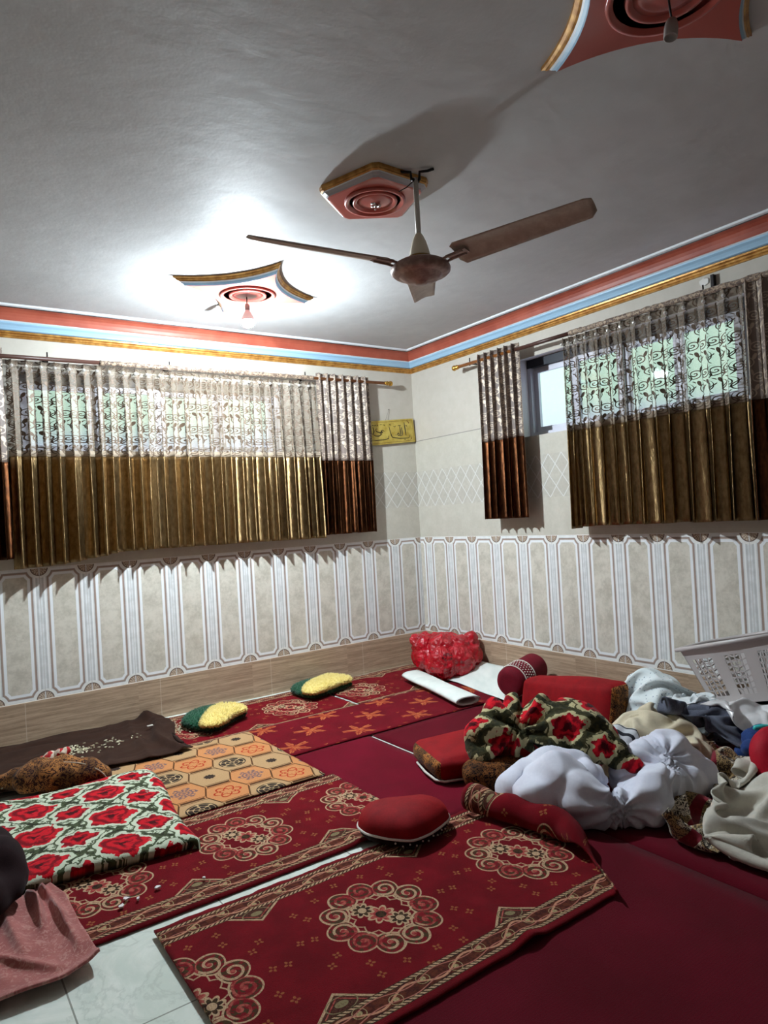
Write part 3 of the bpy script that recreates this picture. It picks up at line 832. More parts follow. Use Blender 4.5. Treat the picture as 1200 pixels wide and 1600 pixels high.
# ------------------------------------------------------------------ calligraphy plaque
def plaque():
    c0 = Vector((-.577, -.018, 2.194)); ex = Vector((.998, 0, .090)).normalized(); ez = Vector((-ex.z, 0, ex.x)); W, H = .565, .238
    t = thing('wall_plaque', 'gold plaque with black calligraphy hanging on the wall in the corner', 'plaque', c0 + ex * W / 2)
    def pt(X, Y, d=.0): return c0 + ex * (X * W) + ez * ((1 - Y) * H) + Vector((0, -d, 0))
    bm = bmesh.new()
    A = [bm.verts.new(pt(x, y, 0)) for x, y in ((0, 1), (1, 1), (1, 0), (0, 0))]; B = [bm.verts.new(pt(x, y, .014)) for x, y in ((0, 1), (1, 1), (1, 0), (0, 0))]
    bm.faces.new(A); bm.faces.new(B)
    for k in range(4): bm.faces.new((A[k], A[(k + 1) % 4], B[(k + 1) % 4], B[k]))
    bevel(bm, .003, 2)
    def gc(nb): return nb.mix(nb.noise(nb.vec(*nb.xyz('OBJ')), 14.0, 4.0).step(.3, .7), (176, 150, 62), (206, 184, 96))
    bm_obj('board', bm, material('gold_foil_board', gc, .38, metal=.35), t)
    bm = bmesh.new(); m = .03; e = .07
    tube(bm, [pt(m, e, .015), pt(1 - m, e, .015), pt(1 - m, 1 - e, .015), pt(m, 1 - e, .015)], .0018, 6, closed=True)
    bm_obj('border_line', bm, material('bronze_line', (128, 92, 40), .4, metal=.5), t)
    ink = material('black_ink', (26, 22, 20), .4)
    def N(x, y):
        X = (x - 90) / 365; return X, (y - (300 - 35 * X)) / 188
    def stroke(bm, pts, r):
        p = smoothline([(*N(*q),) for q in pts], max(14, 8 * len(pts)), 2); n = len(p)
        P = [pt(a, b, .0150) for a, b in p]
        tube(bm, P, [r * (.45 + .55 * math.sin(PI * min(.96, max(.1, i / (n - 1))))) for i in range(n)], 6)
    bm = bmesh.new()
    stroke(bm, [(254, 338), (258, 380), (268, 420), (330, 428), (395, 424), (411, 414), (413, 398)], .0042)
    stroke(bm, [(378, 298), (380, 350), (381, 404)], .0046)
    stroke(bm, [(352, 340), (354, 380), (350, 405), (330, 408)], .0044)
    stroke(bm, [(338, 332), (340, 380), (336, 404), (318, 408)], .0044)
    stroke(bm, [(318, 408), (312, 394), (322, 384), (328, 398), (316, 408)], .0036)
    stroke(bm, [(326, 330), (334, 322), (342, 330), (350, 320)], .0026); stroke(bm, [(288, 332), (300, 338), (306, 328)], .0024)
    stroke(bm, [(260, 318), (266, 324)], .0044); stroke(bm, [(366, 434), (372, 438)], .004); stroke(bm, [(298, 400), (304, 404)], .0036)
    stroke(bm, [(382, 330), (394, 320), (400, 338)], .0022)
    bm_obj('calligraphy', bm, ink, t, True)
    bm = bmesh.new()
    stroke(bm, [(96, 442), (140, 446), (200, 440), (236, 432), (243, 418), (240, 408)], .0042)
    stroke(bm, [(212, 374), (198, 364), (186, 374), (200, 382), (172, 384), (150, 376), (146, 360), (160, 354)], .0046)
    stroke(bm, [(172, 384), (190, 394), (168, 412), (140, 412), (124, 400)], .0044)
    stroke(bm, [(128, 344), (134, 372), (126, 396), (106, 396), (100, 384)], .0040)
    for x in (104, 122, 140, 158): stroke(bm, [(x, 334), (x + 8, 327), (x + 12, 333)], .0028)
    stroke(bm, [(184, 324), (200, 320)], .0024); stroke(bm, [(214, 322), (220, 327)], .0036)
    bm_obj('calligraphy', bm, ink, t, True)
    bi = material('brown_ink', (120, 70, 36), .5)
    for pts in ([(398, 285), (412, 292), (418, 306), (408, 300)], [(420, 412), (424, 430), (410, 436)]):
        bm = bmesh.new(); stroke(bm, pts, .003); bm_obj('corner_ornament', bm, bi, t, True)
    nail = Vector((-.317, -.004, 2.562))
    bm = bmesh.new(); tube(bm, [pt(.40, .0, .006), nail + Vector((0, -.010, 0)), pt(.475, .0, .006)], .0012, 6); bm_obj('string', bm, material('grey_string', (120, 112, 104), .8), t, True)
    bm = bmesh.new(); tube(bm, [nail, nail + Vector((0, -.018, .003))], .0022, 8); bm_obj('nail', bm, M_dark, t, True)
plaque()
# ------------------------------------------------------------------ carpets and rugs on the floor
def pile(nb, s=260.0):
    u, v, _ = nb.xyz('UV'); return nb.noise(nb.vec(u, v, 0), s, 3.0, .7)
def medallion_rug(pitch, width, u0, name):
    """red runner: field of scrolled medallions at u0 + k pitch, beige vine borders along both sides"""
    def col(nb):
        u, v, _ = nb.xyz('UV')
        p = nb.vec(u, v, 0)
        fine = nb.noise(p, 210.0, 2.0, .7)
        mid = nb.noise(p, 46.0, 3.0, .6)
        red = nb.mix(nb.noise(p, 7.0, 4.0, .6).step(.3, .7), (104, 6, 18), (126, 12, 26))
        red = nb.mix(fine.step(.35, .75) * .35, red, (96, 6, 18))
        du = (u - u0 + pitch * .5).mod(pitch) - pitch * .5
        dv = v - width * .5
        beige = nb.mix(fine.step(.3, .7), (178, 142, 108), (214, 184, 148))
        rose = nb.mix(mid.step(.4, .6), (150, 44, 46), (186, 96, 84))
        dark = nb.mix(mid.step(.4, .6), (44, 26, 22), (74, 58, 34))
        col = red
        # medallion: a garland of nine scrolled lobes round a three-flowered heart
        r = nb.length(du * (1 / .200), dv * (1 / .215)); th = nb.atan2(dv * (1 / .215), du * (1 / .200))
        K = 11.0
        a = (th * (K / (2 * PI)) + 100.0).mod(1.0) - .5
        lx = r - .84; ly = a * r * (2 * PI / K)
        q = nb.length(lx, ly)
        col = nb.mix((q < .27), col, nb.mix(mid.step(.45, .55), (128, 22, 32), dark))
        sp = ((q * 7.2 - nb.atan2(ly, lx) * (1 / (2 * PI))).mod(1.0) - .5).abs()
        col = nb.mix((q < .27) * (sp > .31) * .9, col, nb.mix(((th * 3.0).sin() > 0.0), beige, rose))
        col = nb.mix(((q - .270).abs() < .017), col, beige)
        col = nb.mix((nb.length(lx + .02, ly) < .05), col, rose)
        # inner edge and heart
        col = nb.mix(((r - (a.abs() * -.25 + .60)).abs() < .018) * .9, col, beige)
        for off, rr in ((0.0, .30), (-.30, .24), (.30, .24)):
            hx = du * (1 / .200) - off * .7; hy = dv * (1 / .215) - off
            h = nb.length(hx, hy); ht = nb.atan2(hy, hx)
            pet = h - (ht * 4.0).cos().abs() * (rr * .34) - rr * .52
            col = nb.mix((pet < 0.0), col, rose if off == 0.0 else dark)
            col = nb.mix((pet.abs() < .028), col, beige)
            col = nb.mix((h < rr * .34), col, beige if off else dark)
        # sprigs scattered round the medallion
        for rad, KK in ((1.34, 14.0), (1.60, 12.0)):
            b = (th * (KK / (2 * PI)) + 100.3).mod(1.0) - .5
            sx = (r - rad); sy = b * r * (2 * PI / KK)
            sr = nb.length(sx, sy); st = nb.atan2(sy, sx)
            spr = (sr - (st * 2.0 + .8).cos().abs() * .085 < 0.0) * (sr > .025)
            col = nb.mix(spr * (fine > .40) * .75, col, (170, 112, 66))
        # pointed brackets on the field edge half-way between medallions
        eb = v.mn(width - v)
        dh = (u - u0).mod(pitch) - pitch * .5
        tri = eb - .118 - (.085 - dh.abs() * .85)
        intri = (tri < 0.0) * (eb > .10)
        col = nb.mix(intri, col, nb.mix(fine.step(.4, .6), (58, 24, 22), (96, 60, 44)))
        col = nb.mix((tri.abs() < .006) * (dh.abs() < .115), col, beige)
        col = nb.mix(((tri + .020).abs() < .003) * (dh.abs() < .085) * (eb > .12), col, rose)
        hq = nb.length(dh * .6, eb - .150)
        col = nb.mix(((hq * 210.0).sin() > .2) * (hq < .034), col, (140, 128, 92))
        # border
        band = (eb > .020) * (eb < .120)
        gr = nb.mix(mid.step(.38, .62), (70, 30, 24), (104, 52, 34))
        col = nb.mix(band, col, gr)
        rope = ((u * 52.0 + eb * 60.0).mod(1.0) - .5).abs() > .2
        for e0 in (.030, .110):
            col = nb.mix(((eb - e0).abs() < .010), col, dark)
            col = nb.mix(((eb - e0).abs() < .0065) * rope, col, beige)
        s = (u * (2 * PI / .24)).sin()
        vine = (eb - .070 - s * .022).abs() < .0045
        col = nb.mix(vine, col, (206, 150, 120))
        c1 = (u + .06).mod(.12) - .06; sg = (u * (2 * PI / .24)).cos()
        k = nb.length(c1, eb - .070 + sg * .012)
        col = nb.mix((((k * 300.0).sin() > 0.1) * (k < .024)) * .9, col, nb.mix(fine.step(.4, .6), (150, 150, 92), (206, 178, 140)))
        col = nb.mix(((eb - .090 + s * .012).abs() < .0022) + ((eb - .050 + s * .010).abs() < .0022), col, (188, 120, 104))
        # woven speckle over all
        brk = nb.noise(p, 130.0, 2.0, .6)
        return nb.mix((brk.step(.54, .66)) * .45, col, (92, 10, 20))
    return material(name, col, .9, spec=.08, sheen=.04, bump=lambda nb: pile(nb), bump_d=.004)
M_rugA = medallion_rug(.72, .92, .70, 'red_medallion_rug_front')
M_rugB = medallion_rug(.67, .84, .84, 'red_medallion_rug_middle')
M_rugC = medallion_rug(.80, .90, .06, 'red_medallion_rug_wall')
def plain_carpet(c1, c2, nm):
    def col(nb):
        u, v, _ = nb.xyz('UV'); p = nb.vec(u, v, 0)
        c = nb.mix((nb.noise(p, 3.0, 4.0, .6) * .6 + nb.noise(p, 240.0, 2.0, .7) * .4).step(.35, .65), c1, c2)
        rib = ((v * (2 * PI / .011)).sin() > .6)
        return nb.mix(rib * .18, c, (60, 4, 20))
    return material(nm, col, .92, spec=.08, sheen=.05, bump=lambda nb: pile(nb, 320.0), bump_d=.003)
M_crimson = plain_carpet((100, 4, 26), (120, 8, 36), 'crimson_carpet')
M_burg = plain_carpet((88, 5, 22), (104, 9, 30), 'burgundy_carpet')
def leaf_col(nb):
    u, v, _ = nb.xyz('UV'); p = nb.vec(u, v, 0)
    fine = nb.noise(p, 210.0, 2.0, .7)
    col = nb.mix((nb.noise(p, 5.0, 3.0) * .5 + fine * .5).step(.35, .65), (94, 5, 20), (116, 10, 28))
    row = (v / .247 + .5).floor()
    cu = (u - .09 + row * .255 + .255).mod(.51) - .255; cv = (v - .03 + .1235 + .0).mod(.247) - .1235
    th = nb.atan2(cu, cv * -1.0); r = nb.length(cu, cv)
    lob = (th * 2.5).cos().abs()
    edge = lob * lob * lob * .098 + .030 + ((th * 17.5).cos() * .014)
    d = r - edge
    stem = (cu.abs() < .004) * (cv > 0.0) * (cv < .085)
    tone = nb.mix(nb.noise(p, 26.0, 3.0).step(.35, .65), (150, 52, 34), (186, 104, 62))
    col = nb.mix((d < 0.0), col, tone)
    vein = ((th * 2.5).sin().abs() < .10) + 0.0
    col = nb.mix((d < -.004) * vein * .7, col, (122, 30, 28))
    return nb.mix(stem, col, (172, 80, 46))
M_leafrug = material('maple_leaf_rug', leaf_col, .9, spec=.08, sheen=.04, bump=lambda nb: pile(nb), bump_d=.003)
def hex_col(nb):
    u, v, _ = nb.xyz('UV'); p = nb.vec(u, v, 0)
    fine = nb.noise(p, 230.0, 2.0, .7)
    x = u * (1 / .2); y = v * (1 / .28)                         # columns 1 apart, cells 1 high, odd columns shifted by half
    def cell(ox, oy):
        cx = (x + ox).rep(2.0); cy = (y + oy).rep(1.0)
        ix = ((x + ox) * .5).floor(); iy = (y + oy).floor()
        return cx, cy, ix, iy
    ax, ay, aix, aiy = cell(0.0, 0.0); bx, by, bix, biy = cell(1.0, .5)
    def hd(cx, cy): return cy.abs().mx(cx.abs() * .68 + cy.abs() * .34)
    da, db = hd(ax, ay), hd(bx, by)
    useb = db < da
    d = da.mn(db)
    cx = ax + (bx - ax) * useb; cy = ay + (by - ay) * useb
    par = (aiy.mod(2.0)) + ((biy.mod(2.0)) - (aiy.mod(2.0))) * useb
    rx = cx * .2; ry = cy * .28
    r = nb.length(rx, ry); th = nb.atan2(ry, rx)
    sand = nb.mix(fine.step(.3, .7), (172, 136, 96), (198, 162, 118))
    orange = nb.mix(fine.step(.3, .7), (188, 122, 74), (212, 150, 98))
    # four motifs
    ros = (r - ((th * 3.0).cos().abs() * .026 + .050))
    m1 = nb.mix(((ros.abs() < .0055) + (((r - .024 - (th * 3.0).sin().abs() * .020).abs()) < .005)).mn(1.0), orange, (176, 52, 28))       # orange rosette
    m2 = nb.mix((r < .026 + (th * 5.0).cos().abs() * .010), sand, (58, 46, 40))                                                         # small dark flower
    lob = .070 + (th * 6.0).cos() * .012
    m3 = nb.mix((r < lob) * ((((r * 300.0).sin() + (th * 12.0).sin()) > -.2)), orange, (118, 94, 96))                                    # lilac mandala
    m4 = nb.mix((r < .083), sand, (52, 42, 36))
    m4 = nb.mix((r < .078) * ((((th * 3.0).cos() * (r * 110.0).cos()).abs() < .16)), m4, (196, 166, 124))                                # dark ornate disc
    ma = nb.mix(par, m1, m2); mb = nb.mix(par, m3, m4)
    col = nb.mix(useb, ma, mb)
    col = nb.mix((d > .408) * (d < .43), col, (92, 58, 34))
    col = nb.mix((d > .455), col, (84, 52, 30))
    return nb.mix(fine.step(.55, .75) * .22, col, (120, 78, 48))
M_hexrug = material('hexagon_pattern_rug', hex_col, .9, spec=.08, sheen=.04, bump=lambda nb: pile(nb), bump_d=.003)

def rug(name, label, cat, x0, x1, y0, y1, z, th, mat, uo=(0, 0), step=.03, zf=None, edge=0.0, seed=0, xe=None, arc=False):
    """flat woven piece lying on the floor: u along X from x0, v from y1 (the wall side) towards the camera"""
    n = max(8, int(abs(x1 - x0) / step)); m = max(8, int(abs(y1 - y0) / step))
    U, V = np.meshgrid(np.linspace(0, 1, n), np.linspace(0, 1, m), indexing='ij')
    X = x0 + (x1 - x0) * U; Y = y1 + (y0 - y1) * V
    uv = np.stack([X - x0 + uo[0], y1 - Y + uo[1]], -1)
    if edge:
        e = np.vectorize(lambda a, b, c: nz(a * 22, b * 22, c))(X, Y, seed * 1.7)
        Y = Y + edge * e * ((V < .001) * 1.0 + (V > .999) * .4); X = X + edge * e * ((U < .001) + (U > .999))
    if xe is not None: X, Y = xe(X, Y, U, V)
    w = np.vectorize(lambda a, b: nz(a * 1.7 + seed, b * 1.7, seed) + .5 * nz(a * 4.1, b * 4.1 + seed, 2.0))(X, Y)
    Z = z + .004 * np.maximum(w, -.2)
    if zf is not None: Z = Z + zf(X, Y, U, V)
    P = np.stack([X, Y, Z], -1)
    if arc:
        d = np.linalg.norm(np.diff(P, axis=0), axis=-1); uv[1:, :, 0] = np.cumsum(d, 0) + uo[0]; uv[0, :, 0] = uo[0]
    o = link_obj(name, solid_sheet(name, P, uv, th), mat, loc=((x0 + x1) / 2, (y0 + y1) / 2, z))
    return tag(o, label, cat)
rug('carpet', 'plain crimson carpet between the maple leaf rug and the red heart-shaped cushion', 'carpet', -2.37, -1.782, -2.93, -1.60, .009, .006, M_crimson, step=.05)
rug('carpet', 'plain burgundy carpet under the heap of bedding, reaching the right wall', 'carpet', -1.757, -.03, -6.4, -1.60, .009, .006, M_burg, step=.08,
    xe=lambda X, Y, U, V: (X - .020 * (1 - U) ** 8 * np.clip((-2.12 - Y) / .12, 0, 1), Y))
rug('carpet', 'plain dark burgundy carpet in the foreground under the front runner', 'carpet', -3.42, -1.782, -6.4, -2.965, .009, .006, M_burg, step=.08)
rug('runner_rug', 'red medallion runner along the left wall with the two shaggy pillows on it', 'rug', -3.10, -1.42, -.985, -.085, .010, .006, M_rugC, uo=(.40, 0), edge=.006, seed=3)
rug('runner_rug', 'short red medallion rug in the far corner under the red plastic bag', 'rug', -1.385, -.03, -.985, -.045, .010, .006, M_rugC, uo=(.62, .0), edge=.006, seed=5)
def zD(X, Y, U, V): return .007 * (Y > -1.0)
rug('maple_leaf_rug', 'dark red rug with rows of orange maple leaves', 'rug', -2.375, -.22, -1.60, -.90, .018, .006, M_leafrug, uo=(0.0, -.04), seed=9)
def zB(X, Y, U, V): return .010 * np.exp(-((X + 2.66) / .03) ** 2) * (.4 + .6 * V)
rug('runner_rug', 'red medallion runner under the hexagon rug, left of the white floor strip', 'rug', -4.05, -2.33, -2.865, -2.02, .012, .007, M_rugB, uo=(-.16 + .0, 0), zf=zB, edge=.008, seed=7)
def zH(X, Y, U, V): return .012 * np.exp(-((Y + 1.96) / .04) ** 2) * np.vectorize(lambda a: max(0, nz(a * 6, 2.2)))(X)
rug('hexagon_rug', 'beige and orange rug of hexagon tiles with rosettes', 'rug', -3.75, -2.375, -2.03, -.93, .022, .006, M_hexrug, uo=(-.24 + 4.0 * .2, .04 + .28), zf=zH, edge=.004, seed=13)
# front runner: its far end is bunched up into a roll
UC = .80                                                        # beyond this share of its length the runner curls up and back
def curlA(Y):
    f = np.clip((Y + 3.72) / .24, 0, 1); f = f * f * (3 - 2 * f)
    R = .012 + .046 * f
    s = np.clip((-2.95 - Y) / .49, 0, 1); e = np.clip((-3.44 - Y) / .43, 0, 1.05)
    return R + .004 * np.sin(Y * 31.0) * f, -2.08 + .10 * s - .22 * e ** 1.4, 1 - .45 * (1 - f)
def xA(X, Y, U, V):
    R, Xc, turn = curlA(Y)
    t = np.clip(U / UC, 0, 1); k = np.clip((U - UC) / (1 - UC), 0, 1); ph = -PI / 2 + k * turn * math.radians(305)
    fold = .03 * np.sin(k * 3 + Y * 14) * k
    return -3.63 + (Xc + 3.63) * t + R * np.cos(ph) * (k > 0), Y - .02 * k + fold * .3
def zA(X, Y, U, V):
    R, Xc, turn = curlA(Y)
    k = np.clip((U - UC) / (1 - UC), 0, 1); ph = -PI / 2 + k * turn * math.radians(305)
    side = .020 * np.exp(-((X + 2.62) / .05) ** 2) * np.clip((V - .6) / .4, 0, 1) * (k <= 0)
    return (R + R * np.sin(ph)) * (k > 0) + side
rug('runner_rug', 'red medallion runner in the foreground with its far end bunched up', 'rug', -3.63, -1.93, -3.875, -2.945, .024, .008, M_rugA, uo=(0, 0), step=.014, zf=zA, edge=.012, seed=21, xe=xA, arc=True)

# ------------------------------------------------------------------ fabrics
def fabric(name, c1, c2, s=20.0, rough=.85, sheen=.3, wr=None, **k):
    def col(nb):
        p = nb.vec(*nb.xyz('OBJ')); return nb.mix((nb.noise(p, s, 4.0, .6) * .7 + nb.noise(p, s * 14, 2.0) * .3).step(.3, .7), c1, c2)
    return material(name, col, rough, spec=.2, sheen=sheen, bump=lambda nb: nb.noise(nb.vec(*nb.xyz('OBJ')), wr or 340.0, 3.0, .6), bump_d=.0015, **k)
def rose_cols(nb, u, v, white, green, big=(.34, .32), R1=.104, R2=.076, lw=.060, wt=.50):
    p = nb.vec(u, v, 0)
    n1 = nb.noise(p, 15.0, 3.0, .6); n2 = nb.noise(p, 38.0, 3.0, .6); fine = nb.noise(p, 200.0, 2.0)
    w = (n1 - .5) * .10; w2 = (n2 - .5) * .05
    uu = u + w * .6; vv = v + w2
    leaf = nb.mix(((nb.noise(p, 26.0, 3.0, .5, .8) - .5).abs()).step(.02, .09), white, green)
    gx = (uu / big[0]).rep(1.0).abs(); gy = (vv / big[1]).rep(1.0).abs()
    lat = ((gx + gy - .5).abs() < lw)                           # diagonal lattice of leaves
    col = nb.mix((n2 > wt), white, leaf)
    col = nb.mix(lat, col, nb.mix(n2.step(.40, .62), (44, 46, 32), green))
    for ox, oy, R in ((0.0, 0.0, R1), (.5, .5, R2)):
        cx = (uu - big[0] * ox).rep(big[0]); cy = (vv - big[1] * oy).rep(big[1])
        th = nb.atan2(cy, cx); r = nb.length(cx, cy * 1.08) + w * .5
        ed = R + (th * 5.0).cos() * .010 + (th * 9.0 + 1.0).cos() * .006
        col = nb.mix((r < ed + .034), col, green)
        col = nb.mix((r < ed + .024), col, white)
        pet = ((r * 115.0 + (th * 3.0).sin() * 1.4 + n1 * 6.0).sin()).step(-.9, .8)
        red = nb.mix(pet, (124, 12, 26), (206, 26, 40))
        red = nb.mix((r < .020), red, (74, 10, 18))
        col = nb.mix((r < ed), col, red)
    return nb.mix(fine.step(.55, .8) * .22, col, (60, 50, 40))
M_roses = material('rose_print_plush', lambda nb: rose_cols(nb, nb.xyz('UV')[0], nb.xyz('UV')[1], (206, 214, 190), (78, 88, 62)), .92, spec=.06, sheen=.08,
                   bump=lambda nb: pile(nb, 200.0), bump_d=.004)
def roses_obj(nb):
    x, y, z = nb.xyz('OBJ')
    return rose_cols(nb, x * .82 - y * .57 + .07, z * .9 + (x * .57 + y * .82) * .75 + .10, (188, 178, 136), (70, 66, 42), (.31, .29), .078, .058, .13, .54)
M_roses2 = material('rose_print_blanket', roses_obj, .92, spec=.06, sheen=.08, bump=lambda nb: nb.noise(nb.vec(*nb.xyz('OBJ')), 200.0, 3.0), bump_d=.003)
def ornate(nb, base, gold, s=1.0):  # gold scrolls on a dark ground
    x, y, z = nb.xyz('OBJ'); p = nb.vec(x, y, z)
    a = nb.noise(p, 22.0 * s, 4.0, .6, 2.2); b = nb.voro(p, 26.0 * s)
    k = ((a * 30.0).sin() > -.1) * (b > .16)
    c = nb.mix(nb.noise(p, 9.0, 2.0).step(.4, .6), gold, tuple(int(q * .62) for q in gold))
    return nb.mix(k, base, c)
M_ornate = material('black_gold_velvet', lambda nb: ornate(nb, (40, 18, 20), (168, 112, 60)), .8, spec=.15, sheen=.06)
M_leop = material('gold_on_black_brocade', lambda nb: ornate(nb, (26, 14, 12), (178, 114, 54), 1.5), .75, spec=.15, sheen=.05)
M_redvel = fabric('red_velvet', (120, 3, 12), (150, 7, 18), 8.0, .75, .22, sheen_tint=(230, 40, 40))
M_maroon = fabric('maroon_velvet', (92, 8, 26), (116, 14, 34), 8.0, .75, .2, sheen_tint=(210, 50, 70))
M_blackvel = fabric('near_black_velvet', (22, 6, 9), (34, 10, 14), 8.0, .9, .03)
M_piping = fabric('white_piping', (212, 204, 194), (232, 226, 216), 60.0)
# ------------------------------------------------------------------ bedding, cushions and clothes
def rot_z(a):
    c, s = math.cos(a), math.sin(a); return np.array([[c, -s, 0], [s, c, 0], [0, 0, 1.0]])
def roundbox(name, c, dims, R, r, mat, parent=None, n=22, puff=.02, post=None, end_mats=None, disp=None):
    """soft box: rounded edges, slightly puffed faces; material index 1.. on faces chosen by end_mats {('x',-1): 1}"""
    bm = bmesh.new(); bmesh.ops.create_cube(bm, size=2.0)
    bmesh.ops.subdivide_edges(bm, edges=bm.edges[:], cuts=n, use_grid_fill=True)
    if end_mats:
        for f in bm.faces:
            q = f.calc_center_median(); ax = max(range(3), key=lambda k: abs(q[k]))
            f.material_index = end_mats.get(('xyz'[ax], 1 if q[ax] > 0 else -1), 0)
    co = np.array([v.co[:] for v in bm.verts]); h = np.array(dims) / 2
    p = co * h; q = np.clip(p, -(h - r), h - r); d = p - q
    L = np.linalg.norm(d, axis=1, keepdims=True); out = np.where(L > 1e-9, q + d / np.maximum(L, 1e-9) * np.minimum(L, r), p)
    bulge = (1 - co[:, [1, 2, 0]] ** 2) * (1 - co[:, [2, 0, 1]] ** 2)
    out = out + np.sign(co) * (np.abs(co) > .999) * bulge * puff
    if post is not None: out = post(out)
    W = out @ np.array(R).T + np.array(c)
    if disp is not None: W = W + disp(W)
    for v, w in zip(bm.verts, W): v.co = w
    return bm_obj(name, bm, mat, parent, True)
def folds(A, s, off=0.0, B=0.0, sb=(18, 18, 18)):
    def f(co, no):
        d = A * (ridge(co, s, off) - .3)
        if B: d = d + B * nz_arr(co, sb, off + 3.1)
        return d
    return f
def solo(o, label, cat): return tag(o, label, cat)

# rose-print mattress pad (left)
def xP(X, Y, U, V):
    cx, cy, a = -3.75, -1.83, math.radians(-5); x, y = X - cx, Y - cy
    x = x * (1 + .02 * np.sin(V * 7)); y = y * (1 + .015 * np.sin(U * 9))
    return cx + x * math.cos(a) - y * math.sin(a), cy + x * math.sin(a) + y * math.cos(a)
def zP(X, Y, U, V):
    e = np.minimum(np.minimum(U, 1 - U) * 1.12, np.minimum(V, 1 - V) * 1.0)
    return -.028 * np.clip(1 - e / .05, 0, 1) ** 2 + .006 * np.sin(U * 9 + V * 3) + .010 * np.sin(V * 5.5)
rug('mattress_pad', 'thick cream mattress pad printed with big red roses and green leaves', 'mattress pad', -4.32, -3.22, -2.36, -1.30, .092, .066, M_roses, uo=(3.4 - .96, 3.3 - .25), step=.02, zf=zP, xe=xP, seed=4)

# dark brown blanket along the wall, with seed husks spilled on it
M_brown = fabric('dark_brown_cloth', (44, 25, 17), (58, 37, 27), 6.0, .95, .02)
def xBr(X, Y, U, V):
    k = np.clip(U * 1.4 - .4, 0, 1)
    return X + .05 * np.sin(V * 6.0) * (U > .98) - .03 * V * k, Y + .12 * (1 - k) * 0 + .02 * np.sin(X * 9) * V
def zBr(X, Y, U, V):
    e = np.exp(-((U - .93 - .03 * np.sin(V * 7)) / .018) ** 2) * .045 + np.exp(-((U - .86 + .05 * V) / .02) ** 2) * .024 + np.exp(-((U - .78 + .12 * V) / .015) ** 2) * .015
    d = np.vectorize(lambda a, b: abs(nz(a * 2.2, b * 7.5, 4.4)))(X, Y) * .030
    t = .05 * np.exp(-((U - .955) / .03) ** 2) * np.exp(-(V / .10) ** 2)
    return e * (.35 + .65 * np.sin(PI * np.clip(V, 0, 1)) ** .5) + d + t + .02
br = rug('blanket', 'dark brown blanket spread along the left wall with pale husks on it', 'blanket', -4.4, -2.765, -1.03, -.05, .02, .006, M_brown, step=.02, zf=zBr, xe=xBr, seed=2)
bm = bmesh.new(); box(bm, (-2.935, -.425, .070), (-2.895, -.40, .074)); bm_obj('care_tag', bm, M_piping, br)
M_husk = fabric('pale_seed_husk', (206, 196, 160), (228, 222, 196), 60.0)
def flakes(name, label, pts, size, zf):
    bm = bmesh.new(); rg = random.Random(len(pts))
    for x, y in pts:
        a = rg.uniform(0, PI); l = size * rg.uniform(.6, 1.5); wv = size * rg.uniform(.3, .6); z = zf(x, y)
        c, s = math.cos(a), math.sin(a)
        t = [(l, 0, .001), (0, wv, .003), (-l, 0, .001), (0, -wv, .002)]
        top = [bm.verts.new((x + p * c - q * s, y + p * s + q * c, z + h + .003)) for p, q, h in t]
        lo = [bm.verts.new((v.co.x, v.co.y, z)) for v in top]
        bm.faces.new(top)
        for k in range(4): bm.faces.new((top[k], lo[k], lo[(k + 1) % 4], top[(k + 1) % 4]))
    o = bm_obj(name, bm, M_husk, None, False, loc=(pts[0][0], pts[0][1], 0)); stuff(o)
    return tag(o, label, 'seed husks')
br_bvh = None
from mathutils.bvhtree import BVHTree
def height_on(o):
    me = o.data; off = o.location
    b = BVHTree.FromPolygons([v.co + off for v in me.vertices], [p.vertices[:] for p in me.polygons])
    def f(x, y):
        h = b.ray_cast(Vector((x, y, 3)), Vector((0, 0, -1)))
        return h[0].z if h[0] is not None else .02
    return f
hb = height_on(br); rg = random.Random(5)
pts = [(-3.44 + rg.gauss(0, .03), -.53 + rg.gauss(0, .03)) for _ in range(34)] + [(-3.30 + rg.gauss(0, .11), -.56 + rg.gauss(0, .05)) for _ in range(60)]
flakes('seed_husks', 'pale seed husks scattered on the dark brown blanket', pts, .011, hb)
pts = [(-2.70 + rg.gauss(0, .035), -.42 + rg.gauss(0, .10)) for _ in range(46)]
flakes('seed_husks', 'pale crumbs on the red runner beside the left shaggy pillow', pts, .010, lambda x, y: .016)

# ornate cushion behind the pad, with a scrap of red and white cloth on it
t = thing('bolster_cushion', 'black and gold brocade cushion between the brown blanket and the rose pad', 'cushion', (-3.68, -1.14, .02))
E = [(-3.85, -1.0, .085, .065), (-3.74, -1.05, .105, .085), (-3.62, -1.14, .11, .088), (-3.51, -1.22, .10, .08), (-3.68, -1.15, .105, .085), (-3.79, -1.10, .095, .08), (-3.57, -1.20, .10, .08), (-3.44, -1.25, .075, .055), (-3.91, -.95, .07, .05)]
blob('cover', [(a, b, c + .004, d * 1.12) for a, b, c, d in E], M_ornate, t, .012, 24, folds(.008, (5, 5, 5)), flat=.045)
bm = bmesh.new(); tube(bm, smoothline([(-3.93, -1.00, .06), (-3.86, -1.045, .115), (-3.76, -1.11, .172), (-3.64, -1.19, .192), (-3.53, -1.27, .176), (-3.44, -1.31, .115), (-3.415, -1.32, .06)], 40), .0045, 8)
bm_obj('piping', bm, fabric('grey_beige_piping', (150, 136, 120), (176, 160, 140), 40.0), t, True)
M_rw = material('red_white_print', lambda nb: nb.mix((nb.noise(nb.vec(*nb.xyz('OBJ')), 26.0, 2.0) > .5), (206, 190, 170), (180, 24, 30)), .8, sheen=.2)
